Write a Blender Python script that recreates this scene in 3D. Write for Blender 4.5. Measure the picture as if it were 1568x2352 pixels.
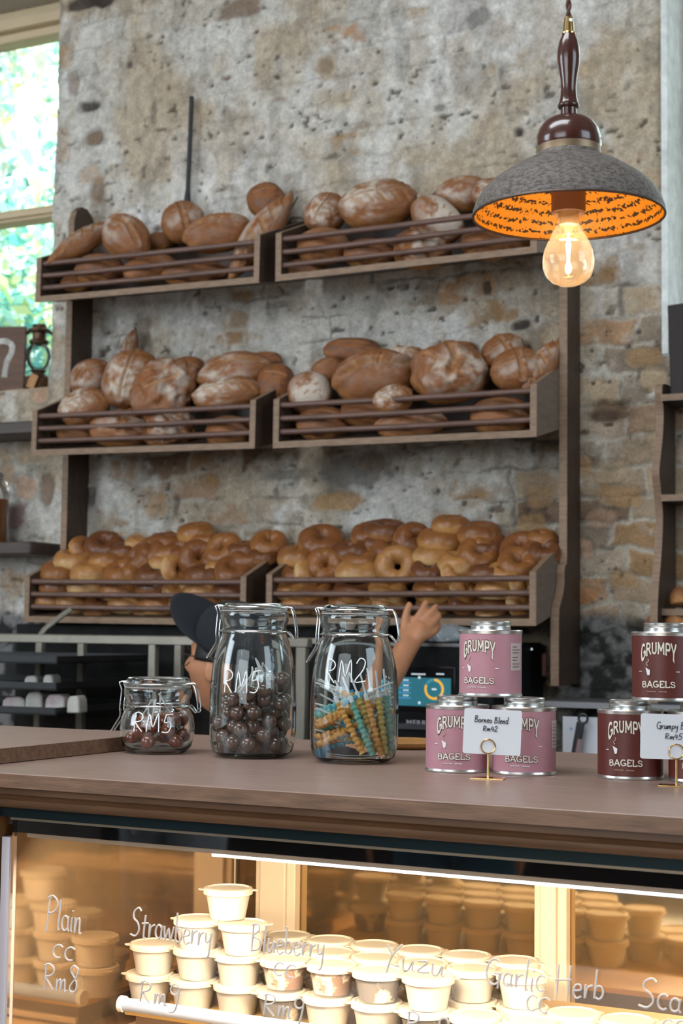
import bpy, bmesh, math, random
import numpy as np
from mathutils import Vector, Matrix, Euler

# ------------------------------------------------------------------ clear
for _o in list(bpy.data.objects):
    bpy.data.objects.remove(_o)
SC = bpy.context.scene
COL = SC.collection
PI = math.pi

# ------------------------------------------------------------------ camera
F_PX, CX, CY = 3593.0, 784.0, 1176.0
YAW, TILT, ROLL, CAM_Z = math.radians(27.0), math.radians(4.35), 0.012, 1.39
CAM_R = (Matrix.Rotation(YAW, 3, 'Z') @ Matrix.Rotation(PI / 2 + TILT, 3, 'X') @ Matrix.Rotation(ROLL, 3, 'Z'))
cam_data = bpy.data.cameras.new('camera')
cam = bpy.data.objects.new('camera', cam_data)
COL.objects.link(cam)
cam.matrix_world = Matrix.Translation((0, 0, CAM_Z)) @ CAM_R.to_4x4()
cam_data.sensor_fit = 'HORIZONTAL'
cam_data.sensor_width = 24.0
cam_data.lens = F_PX / 1568.0 * 24.0
cam_data.clip_start = 0.05
cam_data.clip_end = 200
cam_data.dof.use_dof = True
cam_data.dof.focus_distance = 2.15
cam_data.dof.aperture_fstop = 8.5
SC.camera = cam

# ------------------------------------------------------------------ world, sun, daylight, exposure
SC.view_settings.view_transform = 'Standard'
SC.view_settings.look = 'None'
SC.view_settings.gamma = 1.0
SC.view_settings.use_curve_mapping = False
SC.view_settings.exposure = -0.22
world = bpy.data.worlds.new('world')
SC.world = world
world.use_nodes = True
_bg = world.node_tree.nodes['Background']
_bg.inputs['Color'].default_value = (0.86, 0.95, 1.0, 1)
_bg.inputs['Strength'].default_value = 3.6


def add_light(name, kind, loc, aim, energy, color, size=1.0, size_y=None, radius=None):
    d = bpy.data.lights.new(name, kind)
    d.energy = energy
    d.color = color
    if kind == 'AREA':
        d.shape = 'RECTANGLE'
        d.size = size
        d.size_y = size_y or size
    if radius is not None:
        d.shadow_soft_size = radius
    o = bpy.data.objects.new(name, d)
    COL.objects.link(o)
    o.location = loc
    v = Vector(aim) - Vector(loc)
    o.rotation_euler = v.to_track_quat('-Z', 'Y').to_euler()
    return o


_sun = add_light('sun', 'SUN', (0, -10, 12), (0.5, 0, 3.2), 26.0, (1.0, 0.97, 0.92))
_sun.data.angle = 0.02
# daylight entering through the tall shopfront windows behind and to the left of the viewer
add_light('shopfront_daylight', 'AREA', (-1.6, -3.2, 2.9), (-1.9, 3.8, 1.9), 75, (0.86, 0.94, 1.0), 3.6, 2.2)
add_light('side_window_daylight', 'AREA', (-5.3, -0.55, 2.75), (-1.6, 2.9, 1.7), 190, (0.78, 0.90, 1.0), 2.4, 2.2)
add_light('overhead_fill', 'AREA', (-1.5, 0.55, 4.2), (-1.5, 0.75, 0), 105, (0.88, 0.94, 1.0), 2.6, 0.9)  # overhead fill added to lift the countertop and the customers
add_light('right_window_daylight', 'AREA', (2.9, 1.2, 2.6), (-1.2, 3.0, 1.5), 75, (0.72, 0.88, 1.0), 2.0, 2.0)

# ------------------------------------------------------------------ pixel <-> world helpers (used for taking measurements from the photo)
def ray(px, py):
    return CAM_R @ Vector(((px - CX) / F_PX, -(py - CY) / F_PX, -1.0))


def UY(px, py, Y):
    d = ray(px, py)
    return Vector((0, 0, CAM_Z)) + d * (Y / d.y)


def UZ(px, py, Z):
    d = ray(px, py)
    return Vector((0, 0, CAM_Z)) + d * ((Z - CAM_Z) / d.z)


_RI = CAM_R.transposed()
def pxm(p):
    """pixels per metre at a world point"""
    q = _RI @ (Vector(p) - Vector((0, 0, CAM_Z)))
    return F_PX / -q.z


# ------------------------------------------------------------------ noise (numpy)
_rs = np.random.RandomState(7)
_T = _rs.rand(64, 64, 64).astype(np.float32)


def vnoise3(x, y, z):
    xi, yi, zi = np.floor(x).astype(int), np.floor(y).astype(int), np.floor(z).astype(int)
    fx, fy, fz = x - xi, y - yi, z - zi
    fx, fy, fz = [f * f * (3 - 2 * f) for f in (fx, fy, fz)]
    xi, yi, zi = xi & 63, yi & 63, zi & 63
    x1, y1, z1 = (xi + 1) & 63, (yi + 1) & 63, (zi + 1) & 63
    L = lambda a, b, t: a + (b - a) * t
    return L(L(L(_T[xi, yi, zi], _T[x1, yi, zi], fx), L(_T[xi, y1, zi], _T[x1, y1, zi], fx), fy),
             L(L(_T[xi, yi, z1], _T[x1, yi, z1], fx), L(_T[xi, y1, z1], _T[x1, y1, z1], fx), fy), fz)


def fbm(x, y, z=0.0, oct=4):
    x, y = np.asarray(x, float), np.asarray(y, float)
    z = np.zeros_like(x) + z
    s, a, t = 0.0, 1.0, 0.0
    for i in range(oct):
        s = s + a * vnoise3(x + 17.3 * i, y + 5.1 * i, z + 9.7 * i)
        t += a
        a *= 0.5
        x, y, z = x * 2.03, y * 2.03, z * 2.03
    return s / t


def sstep(a, b, x):
    t = np.clip((x - a) / (b - a), 0, 1)
    return t * t * (3 - 2 * t)


# ------------------------------------------------------------------ materials
MATS = {}


def mat(name, color=(0.5, 0.5, 0.5), rough=0.5, metal=0.0, noise=0.0, nscale=30.0, stretch=(1, 1, 1), color2=None,
        bump=0.0, bscale=80.0, emit=None, estr=0.0, trans=0.0, ior=1.45, alpha=1.0, attr=None, spec=0.5, coat=0.0, sss=0.0,
        ramp=(0.35, 0.65)):
    if name in MATS:
        return MATS[name]
    m = bpy.data.materials.new(name)
    m.use_nodes = True
    nt = m.node_tree
    N, L = nt.nodes, nt.links
    b = N['Principled BSDF']
    b.inputs['Base Color'].default_value = (*color, 1)
    b.inputs['Roughness'].default_value = rough
    b.inputs['Metallic'].default_value = metal
    b.inputs['Specular IOR Level'].default_value = spec
    b.inputs['IOR'].default_value = ior
    b.inputs['Transmission Weight'].default_value = trans
    b.inputs['Alpha'].default_value = alpha
    b.inputs['Coat Weight'].default_value = coat
    if sss:
        b.inputs['Subsurface Weight'].default_value = sss
        b.inputs['Subsurface Radius'].default_value = (0.01, 0.006, 0.004)
    if emit:
        b.inputs['Emission Color'].default_value = (*emit, 1)
        b.inputs['Emission Strength'].default_value = estr
    tc = N.new('ShaderNodeTexCoord')
    mp = N.new('ShaderNodeMapping')
    mp.inputs['Scale'].default_value = stretch
    L.new(tc.outputs['Object'], mp.inputs['Vector'])
    src = None
    if attr:
        at = N.new('ShaderNodeAttribute')
        at.attribute_name = attr
        src = at.outputs['Color']
    if noise or color2:
        nz = N.new('ShaderNodeTexNoise')
        nz.inputs['Scale'].default_value = nscale
        nz.inputs['Detail'].default_value = 6
        nz.inputs['Roughness'].default_value = 0.6
        L.new(mp.outputs['Vector'], nz.inputs['Vector'])
        if color2:
            rp = N.new('ShaderNodeMapRange')
            rp.inputs['From Min'].default_value = ramp[0]
            rp.inputs['From Max'].default_value = ramp[1]
            L.new(nz.outputs['Fac'], rp.inputs['Value'])
            mx = N.new('ShaderNodeMix')
            mx.data_type = 'RGBA'
            mx.inputs['A'].default_value = (*color, 1)
            mx.inputs['B'].default_value = (*color2, 1)
            L.new(rp.outputs['Result'], mx.inputs['Factor'])
            src = mx.outputs['Result']
        if noise:
            mr = N.new('ShaderNodeMapRange')
            mr.inputs['From Min'].default_value = 0.25
            mr.inputs['From Max'].default_value = 0.75
            mr.inputs['To Min'].default_value = 1 - noise
            mr.inputs['To Max'].default_value = 1 + noise
            L.new(nz.outputs['Fac'], mr.inputs['Value'])
            ml = N.new('ShaderNodeVectorMath')
            ml.operation = 'SCALE'
            if src is not None:
                L.new(src, ml.inputs[0])
            else:
                ml.inputs[0].default_value = color
            L.new(mr.outputs['Result'], ml.inputs['Scale'])
            src = ml.outputs['Vector']
    if src is not None:
        L.new(src, b.inputs['Base Color'])
    if bump:
        n2 = N.new('ShaderNodeTexNoise')
        n2.inputs['Scale'].default_value = bscale
        n2.inputs['Detail'].default_value = 5
        L.new(mp.outputs['Vector'], n2.inputs['Vector'])
        bp = N.new('ShaderNodeBump')
        bp.inputs['Strength'].default_value = bump
        bp.inputs['Distance'].default_value = 0.004
        L.new(n2.outputs['Fac'], bp.inputs['Height'])
        L.new(bp.outputs['Normal'], b.inputs['Normal'])
    MATS[name] = m
    return m


def thin_glass(name, tint=(1, 1, 1), refl=1.0, rough=0.0, base=0.02):
    """a pane: clear, with reflection growing at grazing angles"""
    if name in MATS:
        return MATS[name]
    m = bpy.data.materials.new(name)
    m.use_nodes = True
    nt = m.node_tree
    N, L = nt.nodes, nt.links
    N.remove(N['Principled BSDF'])
    out = N['Material Output']
    tr = N.new('ShaderNodeBsdfTransparent')
    tr.inputs['Color'].default_value = (*tint, 1)
    gl = N.new('ShaderNodeBsdfGlossy')
    gl.inputs['Roughness'].default_value = rough
    fr = N.new('ShaderNodeFresnel')
    fr.inputs['IOR'].default_value = 1.45
    mu = N.new('ShaderNodeMath')
    mu.operation = 'MULTIPLY_ADD'
    mu.use_clamp = True
    mu.inputs[1].default_value = refl
    mu.inputs[2].default_value = base
    L.new(fr.outputs['Fac'], mu.inputs[0])
    mx = N.new('ShaderNodeMixShader')
    L.new(mu.outputs['Value'], mx.inputs['Fac'])
    L.new(tr.outputs['BSDF'], mx.inputs[1])
    L.new(gl.outputs['BSDF'], mx.inputs[2])
    L.new(mx.outputs['Shader'], out.inputs['Surface'])
    MATS[name] = m
    return m


def translucent(name, color, mixf=0.5, rough=0.6):
    if name in MATS:
        return MATS[name]
    m = bpy.data.materials.new(name)
    m.use_nodes = True
    nt = m.node_tree
    N, L = nt.nodes, nt.links
    b = N['Principled BSDF']
    b.inputs['Base Color'].default_value = (*color, 1)
    b.inputs['Roughness'].default_value = rough
    t = N.new('ShaderNodeBsdfTranslucent')
    t.inputs['Color'].default_value = (*color, 1)
    mx = N.new('ShaderNodeMixShader')
    mx.inputs['Fac'].default_value = mixf
    L.new(b.outputs['BSDF'], mx.inputs[1])
    L.new(t.outputs['BSDF'], mx.inputs[2])
    L.new(mx.outputs['Shader'], N['Material Output'].inputs['Surface'])
    MATS[name] = m
    return m


# ------------------------------------------------------------------ mesh building
class MB:
    def __init__(self):
        self.v, self.f = [], []

    def add(self, vs, fs, M=None):
        n = len(self.v)
        if M is not None:
            vs = [M @ Vector(p) for p in vs]
        self.v += [tuple(p) for p in vs]
        self.f += [tuple(i + n for i in q) for q in fs]
        return self

    def box(self, x0, x1, y0, y1, z0, z1, M=None):
        vs = [(x0, y0, z0), (x1, y0, z0), (x1, y1, z0), (x0, y1, z0), (x0, y0, z1), (x1, y0, z1), (x1, y1, z1), (x0, y1, z1)]
        fs = [(0, 3, 2, 1), (4, 5, 6, 7), (0, 1, 5, 4), (1, 2, 6, 5), (2, 3, 7, 6), (3, 0, 4, 7)]
        return self.add(vs, fs, M)

    def prism(self, poly, d0, d1, axis='x', M=None):
        """poly of 2-D points extruded along axis from d0 to d1"""
        n = len(poly)
        def P(a, b, d):
            return {'x': (d, a, b), 'y': (a, d, b), 'z': (a, b, d)}[axis]
        vs = [P(a, b, d0) for a, b in poly] + [P(a, b, d1) for a, b in poly]
        fs = [tuple(range(n - 1, -1, -1)), tuple(range(n, 2 * n))]
        fs += [(i, (i + 1) % n, n + (i + 1) % n, n + i) for i in range(n)]
        return self.add(vs, fs, M)

    def lathe(self, prof, seg=32, M=None, closed=False):
        """prof: (r, z) list; r = 0 ends close"""
        vs, fs, rings = [], [], []
        for r, z in prof:
            if r < 1e-6:
                rings.append([len(vs)])
                vs.append((0, 0, z))
            else:
                rings.append(list(range(len(vs), len(vs) + seg)))
                vs += [(r * math.cos(2 * PI * k / seg), r * math.sin(2 * PI * k / seg), z) for k in range(seg)]
        pairs = list(zip(rings[:-1], rings[1:]))
        if closed:
            pairs.append((rings[-1], rings[0]))
        for a, b in pairs:
            for k in range(seg):
                k2 = (k + 1) % seg
                if len(a) == 1 and len(b) == 1:
                    continue
                if len(a) == 1:
                    fs.append((a[0], b[k2], b[k]))
                elif len(b) == 1:
                    fs.append((a[k], a[k2], b[0]))
                else:
                    fs.append((a[k], a[k2], b[k2], b[k]))
        return self.add(vs, fs, M)

    def tube(self, pts, r, seg=8, closed=False, M=None):
        pts = [Vector(p) for p in pts]
        n = len(pts)
        rr = r if isinstance(r, (list, tuple)) else [r] * n
        vs, fs = [], []
        up = None
        for i, p in enumerate(pts):
            a = pts[i - 1] if (i > 0 or closed) else p
            b = pts[(i + 1) % n] if (i < n - 1 or closed) else p
            t = (b - a)
            t = t.normalized() if t.length > 1e-9 else Vector((0, 0, 1))
            if up is None:
                up = Vector((0, 0, 1)) if abs(t.z) < 0.9 else Vector((1, 0, 0))
            s = t.cross(up)
            if s.length < 1e-6:
                s = t.cross(Vector((0.3, 1, 0.2)))
            s.normalize()
            up = s.cross(t).normalized()
            for k in range(seg):
                q = 2 * PI * k / seg
                vs.append(p + (s * math.cos(q) + up * math.sin(q)) * rr[i])
        m = n if closed else n - 1
        for i in range(m):
            j = (i + 1) % n
            for k in range(seg):
                k2 = (k + 1) % seg
                fs.append((i * seg + k, i * seg + k2, j * seg + k2, j * seg + k))
        if not closed:
            fs.append(tuple(range(seg - 1, -1, -1)))
            fs.append(tuple(range((n - 1) * seg, n * seg)))
        return self.add(vs, fs, M)

    def ball(self, c, r, seg=12, rings=8, sc=(1, 1, 1)):
        prof = [(math.sin(PI * i / rings), -math.cos(PI * i / rings)) for i in range(rings + 1)]
        prof[0] = (0, -1)
        prof[-1] = (0, 1)
        M = Matrix.Translation(c) @ Matrix.Diagonal((r * sc[0], r * sc[1], r * sc[2], 1))
        return self.lathe(prof, seg, M)

    def mesh(self, name, m=None, smooth=35):
        me = bpy.data.meshes.new(name)
        me.from_pydata(self.v, [], self.f)
        bm = bmesh.new()
        bm.from_mesh(me)
        bmesh.ops.recalc_face_normals(bm, faces=bm.faces)
        bm.to_mesh(me)
        bm.free()
        if m:
            me.materials.append(m)
        if smooth:
            me.polygons.foreach_set('use_smooth', [True] * len(me.polygons))
            me.set_sharp_from_angle(angle=math.radians(smooth))
        return me

    def build(self, name, m=None, parent=None, loc=None, rot=None, smooth=35, bevel=0.0, bseg=2):
        o = bpy.data.objects.new(name, self.mesh(name, m, smooth))
        COL.objects.link(o)
        if parent:
            o.parent = parent
        if loc is not None:
            o.location = loc
        if rot is not None:
            o.rotation_euler = rot
        if bevel:
            b = o.modifiers.new('bevel', 'BEVEL')
            b.width = bevel
            b.segments = bseg
            b.limit_method = 'ANGLE'
            b.angle_limit = math.radians(40)
            b.harden_normals = False
        return o


def tag(o, label, cat, group=None, kind=None):
    if label:
        o['label'] = label
    if cat:
        o['category'] = cat
    if group:
        o['group'] = group
    if kind:
        o['kind'] = kind
    return o


def thing(name, label, cat, loc=(0, 0, 0), rotz=0.0, group=None):
    o = bpy.data.objects.new(name, None)
    o.empty_display_size = 0.05
    COL.objects.link(o)
    o.location = loc
    o.rotation_euler = (0, 0, rotz)
    return tag(o, label, cat, group)


def struct(o):
    o['kind'] = 'structure'
    return o


def children_of(o):
    return [c for c in bpy.data.objects if c.parent == o]


def copy_tree(o, kids, loc=None, rot=None, scale=None, label=None, group=None):
    """copy a thing and its parts; kids = [(child, [grandchildren])]"""
    r = o.copy()
    COL.objects.link(r)
    if loc is not None:
        r.location = loc
    if rot is not None:
        r.rotation_euler = rot
    if scale is not None:
        r.scale = scale
    if label:
        r['label'] = label
    if group:
        r['group'] = group
    for c, gs in kids:
        d = c.copy()
        COL.objects.link(d)
        d.parent = r
        for g in gs:
            e = g.copy()
            COL.objects.link(e)
            e.parent = d
    return r


def kids_of(o):
    return [(c, children_of(c)) for c in children_of(o)]


def mesh_obj(name, verts, faces, m, parent=None, colors=None, smooth=True):
    me = bpy.data.meshes.new(name)
    me.from_pydata([tuple(map(float, p)) for p in verts], [], [tuple(map(int, f)) for f in faces])
    if colors is not None:
        a = me.attributes.new('Col', 'FLOAT_COLOR', 'POINT')
        c = np.ones((len(verts), 4), np.float32)
        c[:, :3] = colors
        a.data.foreach_set('color', c.ravel())
    if m:
        me.materials.append(m)
    if smooth:
        me.polygons.foreach_set('use_smooth', [True] * len(me.polygons))
    o = bpy.data.objects.new(name, me)
    COL.objects.link(o)
    if parent:
        o.parent = parent
    return o


def catmull(pts, n=6, closed=False):
    pts = [Vector(p) for p in pts]
    if len(pts) < 3:
        return pts
    out = []
    N = len(pts)
    rng = range(N if closed else N - 1)
    for i in rng:
        p0 = pts[i - 1] if (i > 0 or closed) else pts[0]
        p1, p2 = pts[i], pts[(i + 1) % N]
        p3 = pts[(i + 2) % N] if (i + 2 < N or closed) else pts[-1]
        for k in range(n):
            t = k / n
            out.append(0.5 * ((2 * p1) + (p2 - p0) * t + (2 * p0 - 5 * p1 + 4 * p2 - p3) * t * t + (3 * p1 - p0 - 3 * p2 + p3) * t ** 3))
    if not closed:
        out.append(pts[-1])
    return out


# handwriting: every letter as pen strokes in a box of cap height 1
def _arc(cx, cy, rx, ry, a0, a1, n=10):
    return [(cx + rx * math.cos(math.radians(a0 + (a1 - a0) * i / n)), cy + ry * math.sin(math.radians(a0 + (a1 - a0) * i / n))) for i in range(n + 1)]


HW = {
    'P': (0.6, [[(0.12, 0.95), (0.1, 0.5), (0.08, -0.15)], [(0.02, 0.9)] + _arc(0.15, 0.72, 0.38, 0.27, 85, -100) + [(0.1, 0.42)]]),
    'C': (0.6, [_arc(0.32, 0.45, 0.27, 0.42, 45, 300)]),
    'c': (0.42, [_arc(0.22, 0.25, 0.18, 0.25, 50, 310)]),
    'R': (0.65, [[(0.1, 0.95), (0.08, 0.0)], [(0.02, 0.88)] + _arc(0.15, 0.72, 0.34, 0.24, 80, -95) + [(0.1, 0.46), (0.5, 0.0)]]),
    'M': (0.75, [[(0.06, 0.0), (0.14, 0.92), (0.36, 0.25), (0.56, 0.95), (0.66, 0.0)]]),
    'S': (0.6, [[(0.5, 0.88), (0.36, 0.98), (0.14, 0.85), (0.14, 0.62), (0.36, 0.48), (0.46, 0.25), (0.3, 0.03), (0.02, 0.06)]]),
    'B': (0.62, [[(0.1, 0.95), (0.08, 0.0)], [(0.02, 0.9), (0.32, 0.95), (0.4, 0.75), (0.12, 0.52), (0.46, 0.4), (0.44, 0.1), (0.04, 0.0)]]),
    'Y': (0.55, [[(0.05, 0.95), (0.24, 0.55)], [(0.5, 1.0), (0.24, 0.5), (0.14, -0.2)]]),
    'G': (0.68, [_arc(0.34, 0.47, 0.3, 0.45, 55, 330) + [(0.6, 0.42)], [(0.34, 0.42), (0.66, 0.44)], [(0.56, 0.44), (0.54, -0.1)]]),
    'H': (0.65, [[(0.08, 0.95), (0.1, 0.0)], [(0.5, 0.95), (0.48, 0.0)], [(0.0, 0.45), (0.55, 0.52)]]),
    '2': (0.55, [[(0.06, 0.75), (0.2, 0.96), (0.42, 0.85), (0.36, 0.5), (0.04, 0.03), (0.5, 0.06)]]),
    '4': (0.55, [[(0.2, 0.9), (0.04, 0.4), (0.5, 0.42)], [(0.38, 0.75), (0.34, 0.0)]]),
    '5': (0.55, [[(0.16, 0.9), (0.1, 0.52), (0.34, 0.55), (0.44, 0.3), (0.3, 0.02), (0.02, 0.04)], [(0.14, 0.9), (0.5, 0.94)]]),
    '8': (0.5, [[(0.4, 0.88), (0.2, 0.98), (0.08, 0.78), (0.36, 0.4), (0.36, 0.08), (0.16, 0.0), (0.06, 0.18), (0.34, 0.55), (0.42, 0.8), (0.38, 0.9)]]),
    '9': (0.5, [_arc(0.24, 0.7, 0.18, 0.22, 20, 380), [(0.43, 0.8), (0.4, 0.3), (0.3, -0.2), (0.08, -0.25)]]),
    's': (0.4, [[(0.32, 0.42), (0.14, 0.46), (0.1, 0.3), (0.3, 0.18), (0.26, 0.0), (0.04, 0.03)]]),
    'h': (0.44, [[(0.06, 0.98), (0.06, 0.0), (0.14, 0.38), (0.3, 0.42), (0.33, 0.0)]]),
    'a': (0.45, [_arc(0.2, 0.24, 0.16, 0.23, 40, 320), [(0.36, 0.46), (0.35, 0.1), (0.43, 0.0)]]),
    'b': (0.42, [[(0.06, 0.98), (0.06, 0.02)], [(0.06, 0.3)] + _arc(0.2, 0.24, 0.16, 0.22, 120, -130)]),
    'd': (0.46, [_arc(0.2, 0.24, 0.16, 0.23, 40, 320), [(0.37, 0.98), (0.36, 0.05), (0.43, 0.0)]]),
    'e': (0.42, [[(0.05, 0.24), (0.32, 0.3), (0.28, 0.46), (0.12, 0.44), (0.05, 0.2), (0.18, 0.0), (0.36, 0.08)]]),
    'i': (0.22, [[(0.1, 0.46), (0.09, 0.04), (0.15, 0.0)], [(0.11, 0.66), (0.12, 0.7)]]),
    'l': (0.22, [[(0.1, 0.98), (0.08, 0.06), (0.16, 0.0)]]),
    'm': (0.62, [[(0.04, 0.46), (0.05, 0.0), (0.1, 0.36), (0.22, 0.44), (0.25, 0.02), (0.32, 0.36), (0.44, 0.44), (0.48, 0.02), (0.56, 0.02)]]),
    'n': (0.44, [[(0.05, 0.46), (0.06, 0.0), (0.12, 0.36), (0.26, 0.44), (0.3, 0.02), (0.38, 0.02)]]),
    'o': (0.44, [_arc(0.2, 0.24, 0.16, 0.23, 60, 425)]),
    'p': (0.44, [[(0.06, 0.46), (0.05, -0.35)], [(0.06, 0.3)] + _arc(0.2, 0.26, 0.16, 0.2, 120, -130)]),
    'r': (0.36, [[(0.06, 0.46), (0.07, 0.0), (0.12, 0.34), (0.32, 0.46)]]),
    't': (0.36, [[(0.16, 0.8), (0.14, 0.06), (0.26, 0.0)], [(0.0, 0.5), (0.34, 0.54)]]),
    'u': (0.44, [[(0.05, 0.46), (0.07, 0.06), (0.22, 0.02), (0.32, 0.4), (0.33, 0.04), (0.4, 0.0)]]),
    'w': (0.6, [[(0.03, 0.46), (0.12, 0.02), (0.26, 0.4), (0.38, 0.02), (0.52, 0.48)]]),
    'y': (0.44, [[(0.05, 0.46), (0.1, 0.14), (0.28, 0.2), (0.34, 0.46)], [(0.34, 0.46), (0.28, -0.3), (0.1, -0.4)]]),
    'z': (0.44, [[(0.04, 0.44), (0.34, 0.46), (0.06, 0.02), (0.4, 0.04)]]),
    ' ': (0.3, []),
}


def hand_strokes(text, seed=0, spread=1.0, slant=0.08):
    rnd = random.Random(seed)
    out, x = [], 0.0
    for ch in text:
        adv, strokes = HW[ch]
        dy, sc = rnd.uniform(-0.03, 0.03), rnd.uniform(0.94, 1.06)
        for s in strokes:
            p = catmull([(x + a * sc + slant * b, b * sc + dy, 0) for a, b in s], 4)
            out.append([(q[0], q[1]) for q in p])
        x += adv * spread
    return out, x


def write_on(mb, text, fn, height, r, seed=0, width=None, spread=1.0, seg=5):
    """fn(u, v) in metres -> world/local point"""
    st, w = hand_strokes(text, seed, spread)
    sx = (width / w) if width else height
    for s in st:
        mb.tube([fn(a * sx, b * height) for a, b in s], r, seg)
    return w * sx


def text_2d(body, size=1.0, bold=0.0, spacing=1.0):
    cu = bpy.data.curves.new('txt', 'FONT')
    cu.body = body
    cu.size = size
    cu.offset = bold
    cu.resolution_u = 3
    cu.space_character = spacing
    ob = bpy.data.objects.new('txt', cu)
    COL.objects.link(ob)
    dg = bpy.context.evaluated_depsgraph_get()
    me = bpy.data.meshes.new_from_object(ob.evaluated_get(dg))
    vs = [(v.co.x, v.co.y) for v in me.vertices]
    fs = [tuple(p.vertices) for p in me.polygons]
    bpy.data.objects.remove(ob)
    bpy.data.curves.remove(cu)
    bpy.data.meshes.remove(me)
    return vs, fs


# sign-painter capitals: flat ribbons with little serifs, in a box of cap height 1
SP = {
    'G': (.86, [_arc(.42, .5, .34, .42, 48, 330, 14), [(.44, .44), (.76, .44)], [(.74, .44), (.74, .12)]]),
    'R': (.84, [[(.14, .04), (.14, .96)], [(.14, .94), (.42, .94)] + _arc(.42, .73, .22, .21, 90, -90, 8) + [(.14, .52)], [(.40, .52), (.72, .05)], [(.03, .04), (.25, .04)], [(.66, .04), (.80, .04)]]),
    'U': (.84, [[(.14, .96), (.14, .34)] + _arc(.40, .34, .26, .28, 180, 360, 8) + [(.66, .96)], [(.04, .96), (.24, .96)], [(.57, .96), (.76, .96)]]),
    'M': (1.06, [[(.14, .04), (.16, .96), (.51, .30), (.86, .96), (.88, .04)], [(.04, .04), (.24, .04)], [(.78, .04), (.98, .04)]]),
    'P': (.76, [[(.14, .04), (.14, .96)], [(.14, .94), (.42, .94)] + _arc(.42, .69, .24, .25, 90, -90, 8) + [(.14, .44)], [(.03, .04), (.25, .04)]]),
    'Y': (.84, [[(.08, .96), (.40, .46), (.72, .96)], [(.40, .46), (.40, .04)], [(.0, .96), (.17, .96)], [(.63, .96), (.80, .96)], [(.29, .04), (.51, .04)]]),
    'B': (.80, [[(.14, .04), (.14, .96)], [(.14, .94), (.40, .94)] + _arc(.40, .74, .20, .20, 90, -90, 7) + [(.14, .54)], [(.40, .54)] + _arc(.42, .29, .25, .25, 90, -90, 8) + [(.14, .05)]]),
    'A': (.88, [[(.06, .04), (.42, .96), (.78, .04)], [(.20, .34), (.64, .34)], [(.0, .04), (.15, .04)], [(.68, .04), (.86, .04)]]),
    'E': (.72, [[(.62, .94), (.14, .94), (.14, .05), (.64, .05)], [(.14, .52), (.48, .52)], [(.62, .94), (.62, .80)], [(.64, .05), (.64, .20)]]),
    'L': (.70, [[(.14, .96), (.14, .05), (.62, .05), (.62, .22)], [(.04, .96), (.24, .96)]]),
    'S': (.74, [[(.60, .76)] + _arc(.36, .73, .24, .22, 20, 255, 10) + _arc(.37, .28, .26, .24, 75, -170, 10)]),
}


def sign_text(body, width=.15):
    """flat lettering as vertices in 2-D and faces; returns total advance"""
    V_, F_, x0 = [], [], 0.0
    def quad(ps):
        n = len(V_)
        V_.extend(ps)
        F_.append(tuple(range(n, n + len(ps))))
    for ch in body:
        adv, strokes = SP[ch]
        for s in strokes:
            thin = width * (.62 if len(s) == 2 and abs(s[0][1] - s[1][1]) < .01 and abs(s[0][0] - s[1][0]) < .25 else 1.0)
            pts = [(x0 + a, b) for a, b in s]
            for (ax, ay), (bx, by) in zip(pts[:-1], pts[1:]):
                m = max(1, int(math.hypot(bx - ax, by - ay) / .12))
                dx, dy = bx - ax, by - ay
                l = math.hypot(dx, dy) or 1
                nx, ny = -dy / l * thin / 2, dx / l * thin / 2
                for i in range(m):
                    a, b = i / m, (i + 1) / m
                    quad([(ax + dx * a + nx, ay + dy * a + ny), (ax + dx * b + nx, ay + dy * b + ny), (ax + dx * b - nx, ay + dy * b - ny), (ax + dx * a - nx, ay + dy * a - ny)])
            for px_, py_ in pts[1:-1]:
                quad([(px_ + thin / 2 * math.cos(PI * k / 4), py_ + thin / 2 * math.sin(PI * k / 4)) for k in range(8)])
        x0 += adv
    return V_, F_, x0 - .12
# ================================================================== STRUCTURE
YW = 3.87           # face of the old masonry wall
XL, ZL = -3.005, 2.135   # right edge and sill of the window on the one side
XR, ZR = -1.058, 2.10    # left edge and sill of the window on the other side
ZTOP = 3.43

M_FLOOR = mat('floor_concrete', (0.16, 0.14, 0.12), 0.6, noise=0.25, nscale=4)
M_CEIL = mat('ceiling_paint', (0.35, 0.31, 0.27), 0.9, noise=0.1, nscale=3)
M_SIDE = mat('side_plaster', (0.36, 0.32, 0.28), 0.9, noise=0.2, nscale=5)
struct(MB().box(-5.6, 4.2, -4.6, 4.2, -0.1, 0.0).build('floor', M_FLOOR))
struct(MB().box(-5.8, 4.4, -4.6, 4.4, 4.3, 4.4).build('ceiling', M_CEIL))
struct(MB().box(-5.75, -5.6, -4.6, 3.86, 0, 4.3).build('wall_left', M_SIDE))
struct(MB().box(4.2, 4.35, -4.6, 3.86, 0, 4.3).build('wall_right', M_SIDE))
# unseen rear wall, added dark and narrow-windowed to cut fill and darken reflections
struct(MB().box(-5.6, 4.2, -4.6, -4.5, 0, 1.25).box(-5.6, 4.2, -4.6, -4.5, 3.7, 4.3).box(-5.6, -2.9, -4.6, -4.5, 1.25, 3.7).box(.3, 4.2, -4.6, -4.5, 1.25, 3.7).build('wall_rear', mat('rear_wall_dark', (.05, .035, .028), .5)))


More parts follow.
